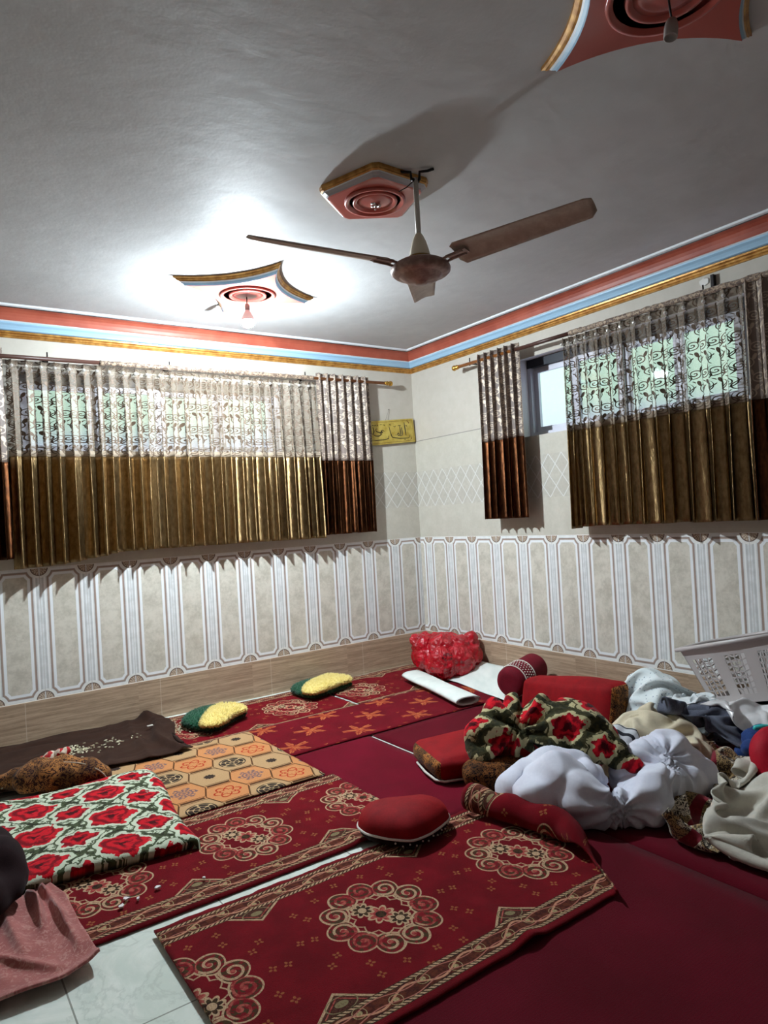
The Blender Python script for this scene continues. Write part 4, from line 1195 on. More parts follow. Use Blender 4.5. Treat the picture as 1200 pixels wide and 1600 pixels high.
solo(blob('cloth_scrap', [(-3.66, -.99, .165, .040), (-3.61, -1.02, .185, .034), (-3.70, -.97, .150, .032), (-3.58, -1.03, .20, .022)], M_rw, None, .008, 4, folds(.010, (22, 22, 22)), loc=(-3.64, -1.0, .14), flat=.10),
     'crumpled red and white cloth on the black and gold cushion', 'cloth')
# black cushion, far left
solo(blob('cushion', [(x, y - .07, z, r * 1.1) for x, y, z, r in [(-4.09, -2.26, .17, .115), (-4.05, -2.31, .14, .08), (-4.12, -2.12, .175, .12), (-4.06, -2.10, .15, .07), (-4.05, -2.38, .12, .06), (-4.15, -2.42, .12, .10), (-4.2, -2.26, .16, .12), (-4.27, -2.2, .14, .1), (-4.24, -2.38, .12, .1)]], M_blackvel, None, .014, 20, folds(.006, (5, 5, 5)), loc=(-4.12, -2.26, .09), flat=.088),
     'near-black velvet cushion at the left edge of the photo, on the rose pad', 'cushion')
# pink cloth
def floor_h(b=0.02):
    return lambda x, y: np.full(x.shape, b)
M_pink2 = material('dusty_pink_print', lambda nb: nb.mix((nb.noise(nb.vec(*nb.xyz('UV')), 42.0, 3.0, .6, 1.5)).step(.50, .62) * .55, nb.mix(nb.noise(nb.vec(*nb.xyz('UV')), 9.0, 3.0).step(.3, .7), (150, 84, 80), (170, 102, 96)), (196, 150, 138)), .85, spec=.15, sheen=.3,
                   bump=lambda nb: nb.noise(nb.vec(*nb.xyz('UV')), 300.0, 3.0), bump_d=.001)
def quad(A, B, C, D):   # A u0v0, B u1v0, C u1v1, D u0v1
    A, B, C, D = (np.array(q, float) for q in (A, B, C, D)); u, v = U[..., None], V[..., None]
    return (1 - u) * (1 - v) * A + u * (1 - v) * B + u * v * C + (1 - u) * v * D
P = coons([(-4.55, -2.30, .03), (-4.10, -2.26, .03), (-3.98, -2.36, .03), (-3.94, -2.31, .03), (-3.885, -2.345, .03)], [(-4.55, -3.02, .03), (-4.15, -3.03, .03), (-3.95, -3.045, .03), (-3.83, -3.0, .03)],
          [(-4.55, -2.30, .03), (-4.55, -3.02, .03)], [(-3.885, -2.345, .03), (-3.85, -2.48, .03), (-3.845, -2.75, .03), (-3.83, -3.0, .03)], 110, 110)
uu, vv = np.meshgrid(np.linspace(0, 1, 110), np.linspace(0, 1, 110), indexing='ij')
def crease(u0, v0, u1, v1, w, h):
    dx, dy = u1 - u0, v1 - v0; L2 = dx * dx + dy * dy; t = np.clip(((uu - u0) * dx + (vv - v0) * dy) / L2, 0, 1)
    sd = ((uu - u0) * dy - (vv - v0) * dx) / math.sqrt(L2); d = np.hypot(uu - u0 - t * dx, vv - v0 - t * dy)
    return h * np.exp(-(d / w) ** 2) * (1 + .8 * np.tanh(sd / (w * .3))) * np.sin(PI * np.clip(.12 + t * .85, 0, 1))
P[..., 2] += crease(.83, .0, .80, .50, .035, .040) + crease(.90, .20, .93, .85, .04, .030) + crease(.93, .02, .88, .25, .03, .030) + crease(.60, .1, .70, .8, .06, .018) + crease(.45, .6, .85, .95, .05, .020) + crease(.3, .3, .6, .9, .06, .02)
P[..., 2] += .006 * nz_arr(P, 9.0, 3.0) + .016 * np.exp(-((1 - uu) / .04) ** 2) + .018 * np.exp(-((1 - vv) / .05) ** 2) + .004
solo(link_obj('cloth', solid_sheet('cloth', P, arc_uv(P), .010), M_pink2, loc=(-4.1, -2.7, .02)), 'dusty pink patterned cloth lying at the lower left', 'cloth')

# shaggy yellow and green pillows
def tufts(bm, P, k, l, seed, keep):
    rg = random.Random(seed); n, m = P.shape[:2]; c = 0
    while c < k:
        i, j = rg.randrange(0, n - 1), rg.randrange(0, m); p = Vector(P[i, j]).lerp(Vector(P[i + 1, (j + 1) % m]), rg.random())
        q = Vector(P[i + 1, j]) - Vector(P[i, j]); s = Vector(P[i, (j + 1) % m]) - Vector(P[i, j]); nn = s.cross(q)
        if nn.length < 1e-9: c += 1; continue
        nn.normalize()
        if nn.dot(p - Vector(P.reshape(-1, 3).mean(0))) < 0: nn = -nn
        d = (nn + Vector((rg.uniform(-.7, .7), rg.uniform(-.7, .7), rg.uniform(-.3, .5)))).normalized() * l * rg.uniform(.7, 1.3)
        a = nn.cross(Vector((rg.random(), rg.random(), rg.random()))).normalized() * l * .30; b = nn.cross(a).normalized() * l * .30
        base = [bm.verts.new(p + a), bm.verts.new(p - a * .5 + b), bm.verts.new(p - a * .5 - b)]; tip = bm.verts.new(p + d)
        for x in range(3): bm.faces.new((base[x], base[(x + 1) % 3], tip))
        c += 1
def pillow(outer, inner, label, seed):
    o = np.array(outer); c = o.mean(0)
    t = thing('shaggy_pillow', label, 'pillow', (c[0], c[1], .018), 'shaggy pillows along the wall')
    def shag(nm, out, h, z0, mat, k, under, power):
        ob, oo, P = inflate(nm, out, h, mat, t, z0, 12, power, under, None, 60)
        bm = bmesh.new(); bm.from_mesh(ob.data); Q = P - np.array(t.location)
        tufts(bm, Q, k, .017, seed, None); bm.to_mesh(ob.data); bm.free()
        ob.data.polygons.foreach_set('use_smooth', [True] * len(ob.data.polygons))
        return ob
    shag('green_body', outer, .085, .018, M_green, 3200, .35, 2.6)
    shag('yellow_patch', inner, .060, .066, M_yellow, 3000, .3, 2.3)
M_green = fabric('green_shag', (10, 62, 40), (22, 92, 60), 40.0, .9, .3)
M_yellow = fabric('yellow_shag', (228, 200, 104), (250, 228, 146), 40.0, .9, .3)
P1G = [(-2.695, -0.447), (-2.632, -0.337), (-2.497, -0.235), (-2.331, -0.245), (-2.226, -0.43), (-2.221, -0.571), (-2.325, -0.612), (-2.465, -0.723), (-2.559, -0.773), (-2.623, -0.698), (-2.682, -0.59)]
P1Y = [(-2.640, -0.727), (-2.560, -0.571), (-2.452, -0.411), (-2.337, -0.346), (-2.246, -0.47), (-2.250, -0.602), (-2.373, -0.655), (-2.490, -0.77), (-2.57, -0.80)]
P2G = [(-1.655, -0.176), (-1.548, -0.1), (-1.415, -0.075), (-1.204, -0.072), (-1.14, -0.25), (-1.140, -0.385), (-1.309, -0.43), (-1.492, -0.504), (-1.611, -0.53), (-1.66, -0.374)]
P2Y = [(-1.660, -0.452), (-1.58, -0.322), (-1.448, -0.209), (-1.228, -0.123), (-1.16, -0.287), (-1.180, -0.408), (-1.332, -0.443), (-1.515, -0.52), (-1.62, -0.55)]
def big(P, k=1.12): c = np.mean(P, 0); return [tuple(c + (np.array(p) - c) * k) for p in P]
pillow(P1G, big(P1Y), 'yellow and green shaggy pillow nearer the brown blanket', 31)
pillow(P2G, big(P2Y), 'yellow and green shaggy pillow nearer the red plastic bag', 47)

# red heart-shaped cushion
HEART = [(-2.632, -2.763), (-2.548, -2.680), (-2.458, -2.705), (-2.352, -2.774), (-2.239, -2.827), (-2.215, -2.902), (-2.257, -2.987), (-2.331, -3.02), (-2.429, -3.05), (-2.527, -3.05), (-2.596, -2.961), (-2.642, -2.853)]
HEART = [(x - .035, y - .07) for x, y in HEART]
t = thing('heart_cushion', 'red velvet rounded cushion with white piping on the edge of the front runner', 'cushion', (-2.465, -2.95, .03))
inflate('velvet_top', HEART, .115, M_redvel, t, .062, 14, 2.5, .10)
hs = [(-2.465 + (x + 2.465) * .97, -2.95 + (y + 2.95) * .97) for x, y in HEART]
inflate('dark_side', hs, .085, M_blackvel, t, .030, 10, 5.0, .5)
o = polyline(np.array(HEART + HEART[:1]), 73)[:-1]
for _ in range(3): o = .5 * o + .25 * (np.roll(o, 1, 0) + np.roll(o, -1, 0))
bm = bmesh.new(); tube(bm, [(-2.465 + (p[0] + 2.465) * 1.005, -2.95 + (p[1] + 2.95) * 1.005, .076) for p in o], .0055, 8, closed=True); bm_obj('piping', bm, M_piping, t, True)
bead0 = None
for k in range(30, 60, 2):
    p = o[k % 72]; bm = None
    if bead0 is None:
        bm = bmesh.new(); bmesh.ops.create_icosphere(bm, subdivisions=2, radius=.0045); me = bpy.data.meshes.new('bead'); bm.to_mesh(me); bm.free(); me.materials.append(M_piping)
        bead0 = bpy.data.objects.new('bead', me); b = bead0
    else: b = bead0.copy()
    COL.objects.link(b); b.parent = t
    b.location = Vector((-2.465 + (p[0] + 2.465) * .985, -2.95 + (p[1] + 2.95) * .985, .058 - .010 * (k % 4 == 0))) - t.location

# ------------------------------------------------------------------ the corner: bag, white roll, white mat, bolster
def red_bag(nb):
    x, y, z = nb.xyz('OBJ'); p = nb.vec(x, y, z)
    c = nb.mix(nb.noise(p, 14.0, 4.0, .6, .6).step(.3, .7), (150, 0, 16), (188, 4, 30))
    a = (x + .10) * .82 - (y + .13) * .57; front = (x * .57 + y * .82) < -.08
    e = (nb.noise(p, 70.0, 3.0) > .47) * ((a * a * .45 + (z - .225) * (z - .225)) < .0011) * front
    return nb.mix(e * .85, c, (70, 10, 16))
M_bag = material('red_plastic_film', red_bag, .24, spec=.5, coat=.15, bump=lambda nb: nb.noise(nb.vec(*nb.xyz('OBJ')), 22.0, 3.0, .55, 1.5), bump_d=.012)
E = [(-.432, -.785, .165, .150), (-.31, -.82, .165, .150), (-.441, -.60, .216, .141), (-.175, -.80, .20, .13), (-.48, -.58, .30, .095), (-.13, -.82, .295, .065), (-.30, -.68, .228, .160),
     (-.36, -.60, .31, .075), (-.19, -.74, .295, .065), (-.52, -.54, .350, .060), (-.43, -.52, .345, .055), (-.26, -.64, .31, .06), (-.13, -.83, .340, .050), (-.39, -.72, .27, .13), (-.25, -.78, .26, .11)]
def crumple(co, no):
    a = ridge(co, (7, 7, 6), 1.0); b = ridge(co, (15, 15, 13), 4.0); c = ridge(co, (30, 30, 26), 8.0)
    return .016 * (a - .2) + .012 * (b - .3) + .007 * c + .010 * ridge(co, (22, 22, 3), 5.0)
solo(blob('plastic_bag', E, M_bag, None, .009, 12, crumple, loc=(-.33, -.70, .017), flat=.017), 'stuffed crumpled red plastic bag in the corner of the room', 'plastic bag')
M_foam = material('white_foam_sheet', lambda nb: nb.mix(nb.noise(nb.vec(*nb.xyz('UV')), 5.0, 3.0).step(.3, .7), (216, 224, 218), (234, 238, 232)), .7, spec=.2)
# flattened roll: a ribbon wound twice, extruded along its length
n, k = 24, 90
ang = np.linspace(0, 2.15 * 2 * PI, k); rr = 1.0 - .26 * ang / ang[-1]
cx = np.sign(np.cos(ang)) * np.abs(np.cos(ang)) ** .8 * .105 * rr; cz = np.sin(ang) * .036 * rr
A, B = np.array((-.63, -.57)), np.array((-.865, -1.59)); d = (B - A) / np.linalg.norm(B - A); pr = np.array((-d[1], d[0]))
P = np.zeros((n, k, 3))
for i in range(n):
    c = A + (B - A) * i / (n - 1); s = 1 + .06 * math.sin(i * .35)
    P[i, :, :2] = c + cx[:, None] * pr * s; P[i, :, 2] = .026 + .037 + cz * (1 - .08 * math.sin(i * .3))
UV = arc_uv(P)
solo(link_obj('foam_roll', solid_sheet('foam_roll', P, UV, .0035), M_foam, loc=(-.75, -1.08, .026)), 'flattened white foam roll on the maple leaf rug', 'foam roll')
P = coons([(-.47, -.80, .034), (-.47, -1.00, .03), (-.50, -1.30, .028), (-.62, -1.80, .03)], [(-.43, -.785, .055), (-.26, -.86, .045), (-.06, -.83, .135), (-.035, -1.05, .122), (-.03, -1.50, .115)],
          [(-.47, -.80, .034), (-.455, -.79, .05), (-.43, -.785, .055)], [(-.62, -1.80, .03), (-.45, -1.72, .045), (-.2, -1.6, .08), (-.03, -1.50, .115)], 40, 26)
P[..., 2] += .006 * np.sin(np.linspace(0, 9, 40))[:, None]
solo(link_obj('foam_mat', solid_sheet('foam_mat', P, arc_uv(P), .005), M_foam, loc=(-.3, -1.2, .03)), 'stiff white mat curling up against the right wall beside the red bag', 'mat')
# maroon bolster with a beaded band
t = thing('bolster', 'maroon velvet bolster with a white beaded band against the right wall', 'bolster', (-.32, -1.68, .03))
a, b = Vector((-.56, -1.72, .155)), Vector((-.14, -1.62, .205)); ax = (b - a).normalized(); L = (b - a).length; R = ax.to_track_quat('Z', 'Y').to_matrix(); rb = .118
bm = bmesh.new(); lathe(bm, [(0, .006), (rb * .6, .0), (rb * .9, .008), (rb, .03), (rb * 1.02, L * .5), (rb, L - .03), (rb * .9, L - .008), (rb * .6, L), (0, L - .006)], a, 48, rot=R); bm_obj('velvet_body', bm, M_maroon, t, True)
bm = bmesh.new(); lathe(bm, [(rb * 1.005, .075), (rb * 1.05, .078), (rb * 1.05, .20), (rb * 1.005, .203)], a, 48, rot=R); bm_obj('maroon_band', bm, M_maroon, t, True)
for h in (.072, .206):
    bm = bmesh.new(); pts = [a + R @ Vector((rb * 1.045 * math.cos(x), rb * 1.045 * math.sin(x), h)) for x in np.linspace(0, 2 * PI, 48, endpoint=False)]
    tube(bm, pts, .005, 8, closed=True); bm_obj('white_trim', bm, M_piping, t, True)
src = None
for i in range(22):
    for j in range(4):
        x = PI * (.10 + 1.25 * (i + .5 * (j % 2)) / 22) + .2
        if src is None:
            bm = bmesh.new(); bmesh.ops.create_icosphere(bm, subdivisions=1, radius=.0062); me = bpy.data.meshes.new('bead'); bm.to_mesh(me); bm.free(); me.materials.append(M_piping)
            src = bpy.data.objects.new('bead', me); q = src
        else: q = src.copy()
        COL.objects.link(q); q.parent = t
        q.location = a + R @ Vector((rb * 1.055 * math.cos(x), rb * 1.055 * math.sin(x), .095 + j * .029)) - t.location

# ------------------------------------------------------------------ the heap on the right
M_leop_shade = material('shaded_brocade', lambda nb: ornate(nb, (20, 10, 10), (120, 74, 36), 1.2), .8, spec=.1)  # darker copy of the brocade: shade is put into the colour
# long red backrest cushion with a brocade end panel
t = thing('backrest_cushion', 'long red velvet backrest cushion with a gold brocade end, in front of the bolster', 'cushion', (-.52, -2.28, .02))
def sag(p):
    f = np.clip((p[:, 1] + .39) / .78, 0, 1)                     # 1 at the far end
    q = p.copy(); q[:, 2] = (p[:, 2] + .155) * (1 - .26 * f) - .155; q[:, 0] = p[:, 0] + (q[:, 2] + .155) * .22 - .10 * f * 0
    return q
def velv(W): return np.stack([0 * W[:, 0], 0 * W[:, 0], .012 * nz_arr(W, (4, 4, 4), 2.0)], 1)
roundbox('cover', (-.60, -2.345, .172), (.20, .78, .31), np.eye(3), .045, [M_redvel, M_leop], t, 20, .02, sag, {('y', -1): 1, ('z', -1): 1}, velv)
# red cushion lying at the front left of the heap
t = thing('backrest_cushion', 'red velvet cushion with dark brocade sides lying at the near left of the heap', 'cushion', (-1.57, -2.52, .012))
roundbox('cover', (-1.575, -2.50, .078), (.72, .46, .125), rot_z(math.radians(-18)), .05, [M_redvel, M_leop], t, 18, .018, None, {('x', -1): 1, ('z', -1): 1}, lambda W: np.stack([0 * W[:, 0], 0 * W[:, 0], .02 * nz_arr(W, (3.2, 3.2, 3.2), 5.0)], 1))
bm = bmesh.new()
c18, s18 = math.cos(math.radians(-18)), math.sin(math.radians(-18))
def LP(x, y, z): return (-1.575 + x * c18 - y * s18, -2.50 + x * s18 + y * c18, z)
tube(bm, [LP(-.365, .12, .03), LP(-.375, -.05, .03), LP(-.365, -.18, .03), LP(-.33, -.225, .03), LP(-.1, -.24, .03)], .007, 8); bm_obj('piping', bm, M_piping, t, True)

t = thing('shaded_side_cushion', 'added cushion coloured as the shaded brocade side of the red cushion, beside the duvet', 'cushion', (-1.80, -2.80, .02))  # added block, stands in for the red cushion's brocade side in shade
roundbox('cover', (-1.76, -2.83, .085), (.36, .20, .13), rot_z(math.radians(-32)), .05, [M_leop_shade], t, 12, .012)
# white-lavender duvet
M_duvet = fabric('lavender_white_cotton', (216, 217, 232), (230, 231, 242), 5.0, .8, .15, wr=420.0)
E = [(-1.70, -3.15, .15, .14), (-1.62, -3.30, .13, .12), (-1.25, -3.42, .16, .14), (-1.12, -3.44, .22, .12), (-1.19, -3.55, .12, .11), (-1.881, -3.088, .112, .102), (-1.797, -3.104, .126, .116), (-1.785, -3.254, .165, .155), (-1.88, -3.243, .127, .117), (-1.768, -3.381, .137, .127), (-1.752, -3.44, .10, .089), (-1.699, -3.488, .085, .071),
     (-1.613, -3.548, .092, .083), (-1.526, -3.591, .118, .108), (-1.40, -3.55, .13, .115), (-1.28, -3.498, .135, .134), (-1.165, -3.481, .20, .135), (-1.201, -3.394, .17, .126), (-1.081, -3.478, .13, .126),
     (-1.344, -3.355, .10, .098), (-1.596, -3.18, .136, .137), (-1.14, -3.40, .215, .07), (-1.45, -3.45, .08, .09), (-1.10, -3.55, .12, .11)]
def duv(co, no):
    g = np.array([-1.66, -3.50, .10])
    d = co - g; r = np.linalg.norm(d, axis=1); th = np.arctan2(d[:, 2], d[:, 0] * .82 - d[:, 1] * .57)
    rad = np.sin(th * 15 + 4 * nz_arr(co, (3, 3, 3), 1.0)) * np.exp(-r / .16) * .016
    g2 = np.array([-1.30, -3.55, .22]); d2 = co - g2; r2 = np.linalg.norm(d2, axis=1); th2 = np.arctan2(d2[:, 2], d2[:, 0] * .82 - d2[:, 1] * .57)
    rad2 = np.sin(th2 * 13 + 4 * nz_arr(co, (3, 3, 3), 7.0)) * np.exp(-r2 / .12) * .016
    return 1.5 * (rad + rad2) + .012 + .030 * (ridge(co, (3.6, 3.6, 5.0), 3.0) - .3) + .012 * (ridge(co, (9, 9, 7), 6.0) - .3)
E = [(x, y, z * .88, r * .86) for x, y, z, r in E]
duvet = solo(blob('duvet', E, M_duvet, None, .011, 26, duv, loc=(-1.5, -3.35, .012), flat=.012), 'puffy white-lavender duvet bundled at the front of the heap', 'duvet')

# rose-print blanket bunched on the red cushions
E = [(-1.651, -2.716, .29, .125), (-1.756, -2.703, .225, .085), (-1.539, -2.734, .34, .075), (-1.771, -2.753, .20, .06), (-1.617, -2.80, .24, .075), (-1.609, -2.867, .25, .055), (-1.502, -2.942, .36, .085),
     (-1.486, -3.014, .31, .13), (-1.429, -3.114, .29, .135), (-1.391, -3.202, .25, .10), (-1.53, -3.086, .30, .07), (-1.48, -3.185, .27, .065), (-1.40, -3.27, .23, .055), (-1.35, -3.30, .21, .04), (-1.44, -2.86, .36, .05), (-1.38, -2.98, .33, .10), (-1.44, -3.25, .26, .075), (-1.40, -3.33, .23, .06), (-1.37, -3.40, .20, .04), (-1.50, -3.20, .27, .07)]
def flo(co, no):
    g = np.array([-1.60, -2.85, .28]); d = co - g; r = np.linalg.norm(d, axis=1)
    th = np.arctan2(d[:, 2] + .4 * (d[:, 0] * .57 + d[:, 1] * .82), d[:, 0] * .82 - d[:, 1] * .57)
    return np.sin(th * 9 + 3 * nz_arr(co, (3, 3, 3), 2.0)) * .030 * np.exp(-np.abs(r - .12) / .25) + .006 + .026 * (ridge(co, (6, 6, 6), 9.0) - .3) + .006 * (ridge(co, (16, 16, 14), 3.0) - .3)
solo(blob('rose_blanket', E, M_roses2, None, .010, 16, flo, loc=(-1.52, -2.95, .16), flat=.10), 'dark blanket printed with red roses bunched on top of the heap', 'blanket')

# sheets and clothes further back
def scan(objs, x0, x1, y0, y1, base=.012, step=.012, extra=None):
    """height map of the things below: a cloth falls on what is really there"""
    nx, ny = int((x1 - x0) / step) + 2, int((y1 - y0) / step) + 2; Hm = np.full((nx, ny), base)
    for o in objs:
        for q in [o] + list(o.children):
            if q.type != 'MESH': continue
            off = world_loc(q); me = q.data
            b = BVHTree.FromPolygons([v.co + off for v in me.vertices], [p.vertices[:] for p in me.polygons])
            for i in range(nx):
                for j in range(ny):
                    h = b.ray_cast(Vector((x0 + i * step, y0 + j * step, 3)), Vector((0, 0, -1)))
                    if h[0] is not None and h[0].z > Hm[i, j]: Hm[i, j] = h[0].z
    for _ in range(2):
        K = Hm.copy(); K[1:-1, 1:-1] = (Hm[1:-1, 1:-1] * 2 + Hm[:-2, 1:-1] + Hm[2:, 1:-1] + Hm[1:-1, :-2] + Hm[1:-1, 2:]) / 6; Hm = np.maximum(Hm, K)
    def f(x, y):
        a = np.clip((x - x0) / step, 0, nx - 1.001); b = np.clip((y - y0) / step, 0, ny - 1.001)
        i, j = a.astype(int), b.astype(int); u, v = a - i, b - j
        h = Hm[i, j] * (1 - u) * (1 - v) + Hm[i + 1, j] * u * (1 - v) + Hm[i, j + 1] * (1 - u) * v + Hm[i + 1, j + 1] * u * v
        return np.maximum(h, extra(x, y)) if extra else h
    return f
def balls(L):
    L = np.array(L)
    def f(x, y):
        h = np.full(x.shape, .012)
        for cx, cy, cz, r in L:
            d2 = r * r - (x - cx) ** 2 - (y - cy) ** 2
            h = np.maximum(h, np.where(d2 > 0, cz + np.sqrt(np.maximum(d2, 0)), 0))
        return h
    return f
def sprig(nb):
    p = nb.vec(*nb.xyz('OBJ')); v = nb.voro(p, 46.0); n = nb.noise(p, 60.0, 2.0)
    c = nb.mix(nb.noise(p, 6.0, 3.0).step(.3, .7), (220, 230, 232), (234, 240, 240))
    return nb.mix((v < .22) * (n > .46), c, (112, 128, 150))
M_sheet = material('white_sprigged_cotton', sprig, .8, spec=.2, sheen=.15)
sheet = draped('bed_sheet', 'white sheet with small blue sprigs heaped against the right wall', 'bed sheet', (-.36, -2.90), 1.15, .80, math.radians(-75), 1.75, M_sheet,
       balls([(-.28, -2.76, .25, .13), (-.36, -2.88, .16, .15), (-.30, -3.02, .10, .13), (-.50, -2.90, .05, .13)]), 3, 56, .005, .42, .25)
M_beige = fabric('beige_cotton', (206, 194, 166), (224, 212, 186), 6.0, .85, .2)
beige = draped('beige_cover', 'crumpled beige cloth bundle behind the duvet', 'cloth', (-.92, -3.24), 1.0, .60, math.radians(-50), 1.75, M_beige,
       scan([duvet], -1.5, -.4, -3.8, -2.8, extra=balls([(-.93, -3.14, .14, .12), (-.80, -3.26, .11, .13), (-.82, -3.40, .05, .11)])), 8, 54, .006, .42, .3)
M_stripe = material('white_cloth_with_black_stripe', lambda nb: nb.mix((nb.xyz('OBJ')[0] * 18.0 + nb.xyz('OBJ')[1] * 6.0).mod(1.0) < .28, (206, 208, 212), (30, 32, 40)), .8)
solo(blob('striped_cloth', [(-1.12, -3.13, .215, .062), (-1.10, -3.18, .20, .06), (-1.14, -3.14, .15, .07), (-1.12, -3.2, .14, .07)], M_stripe, None, .009, 6, folds(.012, (9, 9, 9)), loc=(-1.11, -3.15, .09), flat=.06), 'white cloth with dark stripes between the rose blanket and the beige cloth', 'cloth')
M_jean = fabric('grey_denim', (66, 68, 82), (102, 106, 120), 12.0, .85, .1)
trousers = draped('grey_trousers', 'crumpled dark grey denim trousers in front of the laundry basket', 'trousers', (-.58, -3.40), 1.0, .62, math.radians(-60), 1.85, M_jean,
       scan([beige], -1.1, -.1, -3.9, -2.9, extra=balls([(-.54, -3.30, .13, .13), (-.60, -3.40, .11, .14), (-.68, -3.50, .06, .12)])), 15, 54, .007, .40, .3)
M_lacew = fabric('white_crinkled_cotton', (222, 230, 234), (238, 242, 242), 20.0, .8, .2)
draped('frilled_cloth', 'white crinkled frilly cloth lying over the grey trousers', 'cloth', (-.44, -3.215), .62, .36, math.radians(-62), 1.8, M_lacew,
       scan([trousers, beige, sheet], -.9, -.02, -3.7, -2.75, extra=balls([(-.43, -3.14, .15, .13), (-.42, -3.27, .15, .13)])), 21, 60, .004, .40, .1, 100, .10)
M_navy = fabric('navy_cloth', (14, 18, 34), (28, 34, 54), 10.0, .85, .2)
navy = solo(blob('navy_cloth', [(-.22, -3.45, .14, .12), (-.30, -3.60, .14, .12), (-.16, -3.60, .16, .13), (-.24, -3.75, .15, .13), (-.38, -3.72, .12, .11), (-.45, -3.62, .10, .10), (-.50, -3.74, .10, .10), (-.14, -3.42, .24, .05), (-.17, -3.55, .26, .05)], M_navy, None, .012, 8, folds(.016, (6, 6, 6), 2.0), loc=(-.3, -3.6, .012), flat=.012), 'dark navy clothes piled under and around the laundry basket', 'clothes')
M_sat = material('white_satin', (224, 222, 222), .28, spec=.5, sheen=.3)
draped('satin_cloth', 'shiny white satin cloth lying in front of the basket near the right edge', 'cloth', (-.42, -3.52), .66, .44, math.radians(-70), 1.45, M_sat,
       scan([navy, trousers], -.9, -.02, -4.0, -3.1, extra=balls([(-.38, -3.42, .16, .13), (-.44, -3.55, .13, .13)])), 27, 50, .004, .42, .35)
M_blue2 = fabric('blue_cloth', (18, 44, 98), (34, 72, 138), 12.0, .7, .3)
solo(blob('blue_garment', [(-.63, -3.62, .185, .052), (-.59, -3.65, .20, .058), (-.55, -3.68, .185, .058), (-.69, -3.64, .15, .046), (-.64, -3.70, .14, .07), (-.58, -3.75, .15, .07), (-.68, -3.60, .11, .05)], M_blue2, None, .008, 6, folds(.018, (10, 10, 10), 6.0), loc=(-.62, -3.67, .08), flat=.06), 'dark blue garment behind the round red cushion', 'garment')
bm = bmesh.new(); tube(bm, [(-.700, -3.665, .268), (-.694, -3.668, .275), (-.66, -3.69, .277), (-.62, -3.715, .270), (-.58, -3.74, .264)], [.006, .014, .0155, .0155, .0155], 14)
solo(bm_obj('plastic_tube', bm, material('turquoise_plastic', (52, 190, 188), .35, spec=.5), None, True, loc=(-.64, -3.70, .26)), 'small turquoise plastic tube lying on the blue garment', 'tube')
M_pouf = fabric('bright_red_plush', (160, 6, 30), (188, 14, 42), 12.0, .6, .2, sheen_tint=(255, 90, 110))
pouf = t = thing('round_cushion', 'bright red round plush cushion at the right edge of the photo', 'cushion', (-.80, -3.85, .012))
R = (Matrix.Rotation(math.radians(-20), 3, 'Z') @ Matrix.Rotation(math.radians(-28), 3, 'X'))
bm = bmesh.new(); lathe(bm, [(0, -.085), (.08, -.083), (.14, -.068), (.168, -.035), (.172, 0), (.166, .035), (.138, .066), (.08, .080), (0, .078)], (-.80, -3.86, .175), 48, 'Y', rot=R)
bmesh.ops.subdivide_edges(bm, edges=bm.edges[:], cuts=1, use_grid_fill=True)
for v in bm.verts: v.co += (v.co - Vector((-.8, -3.86, .175))).normalized() * .010 * nz(v.co.x * 9, v.co.y * 9, v.co.z * 9)
bm_obj('cover', bm, M_pouf, t, True)

# patterned maroon and gold cloth, then the pale cloth at the front right
def shawl(nb):
    u, v, _ = nb.xyz('UV'); p = nb.vec(u, v, 0)
    k = ((nb.noise(p, 34.0, 4.0, .6, 1.6) * 30.0).sin() > .0)
    pat = nb.mix(k, (54, 42, 36), nb.mix(nb.noise(p, 10.0, 2.0) > .5, (176, 146, 100), (222, 208, 184)))
    w = (v * (1 / .22)).mod(1.0)
    return nb.mix((w > .30) * (w < .56), pat, nb.mix(nb.noise(p, 60.0, 2.0), (96, 16, 30), (142, 34, 48)))
M_shawl = material('maroon_gold_shawl', shawl, .8, spec=.2, sheen=.2)
shawl_o = draped('shawl', 'patterned maroon and gold shawl between the duvet and the pale cloth', 'shawl', (-1.20, -3.745), 1.45, .46, math.radians(24), 1.55, M_shawl,
       balls([(-.80, -3.53, .02, .10), (-1.02, -3.66, .0, .07)]), 11, 62, .005, .22, .25, 190, .05)
M_pale = fabric('pale_grey_beige_linen', (192, 186, 174), (212, 206, 192), 5.0, .85, .15)
draped('linen_cloth', 'pale grey-beige linen cloth crumpled on the burgundy carpet at the right', 'cloth', (-1.20, -4.07), 1.35, .86, math.radians(20), 1.75, M_pale,
       scan([shawl_o], -2.1, -.3, -4.7, -3.4, extra=balls([(-1.00, -3.90, .03, .12), (-.9, -4.0, .03, .12)])), 23, 64, .007, .34, .45, t=.022)

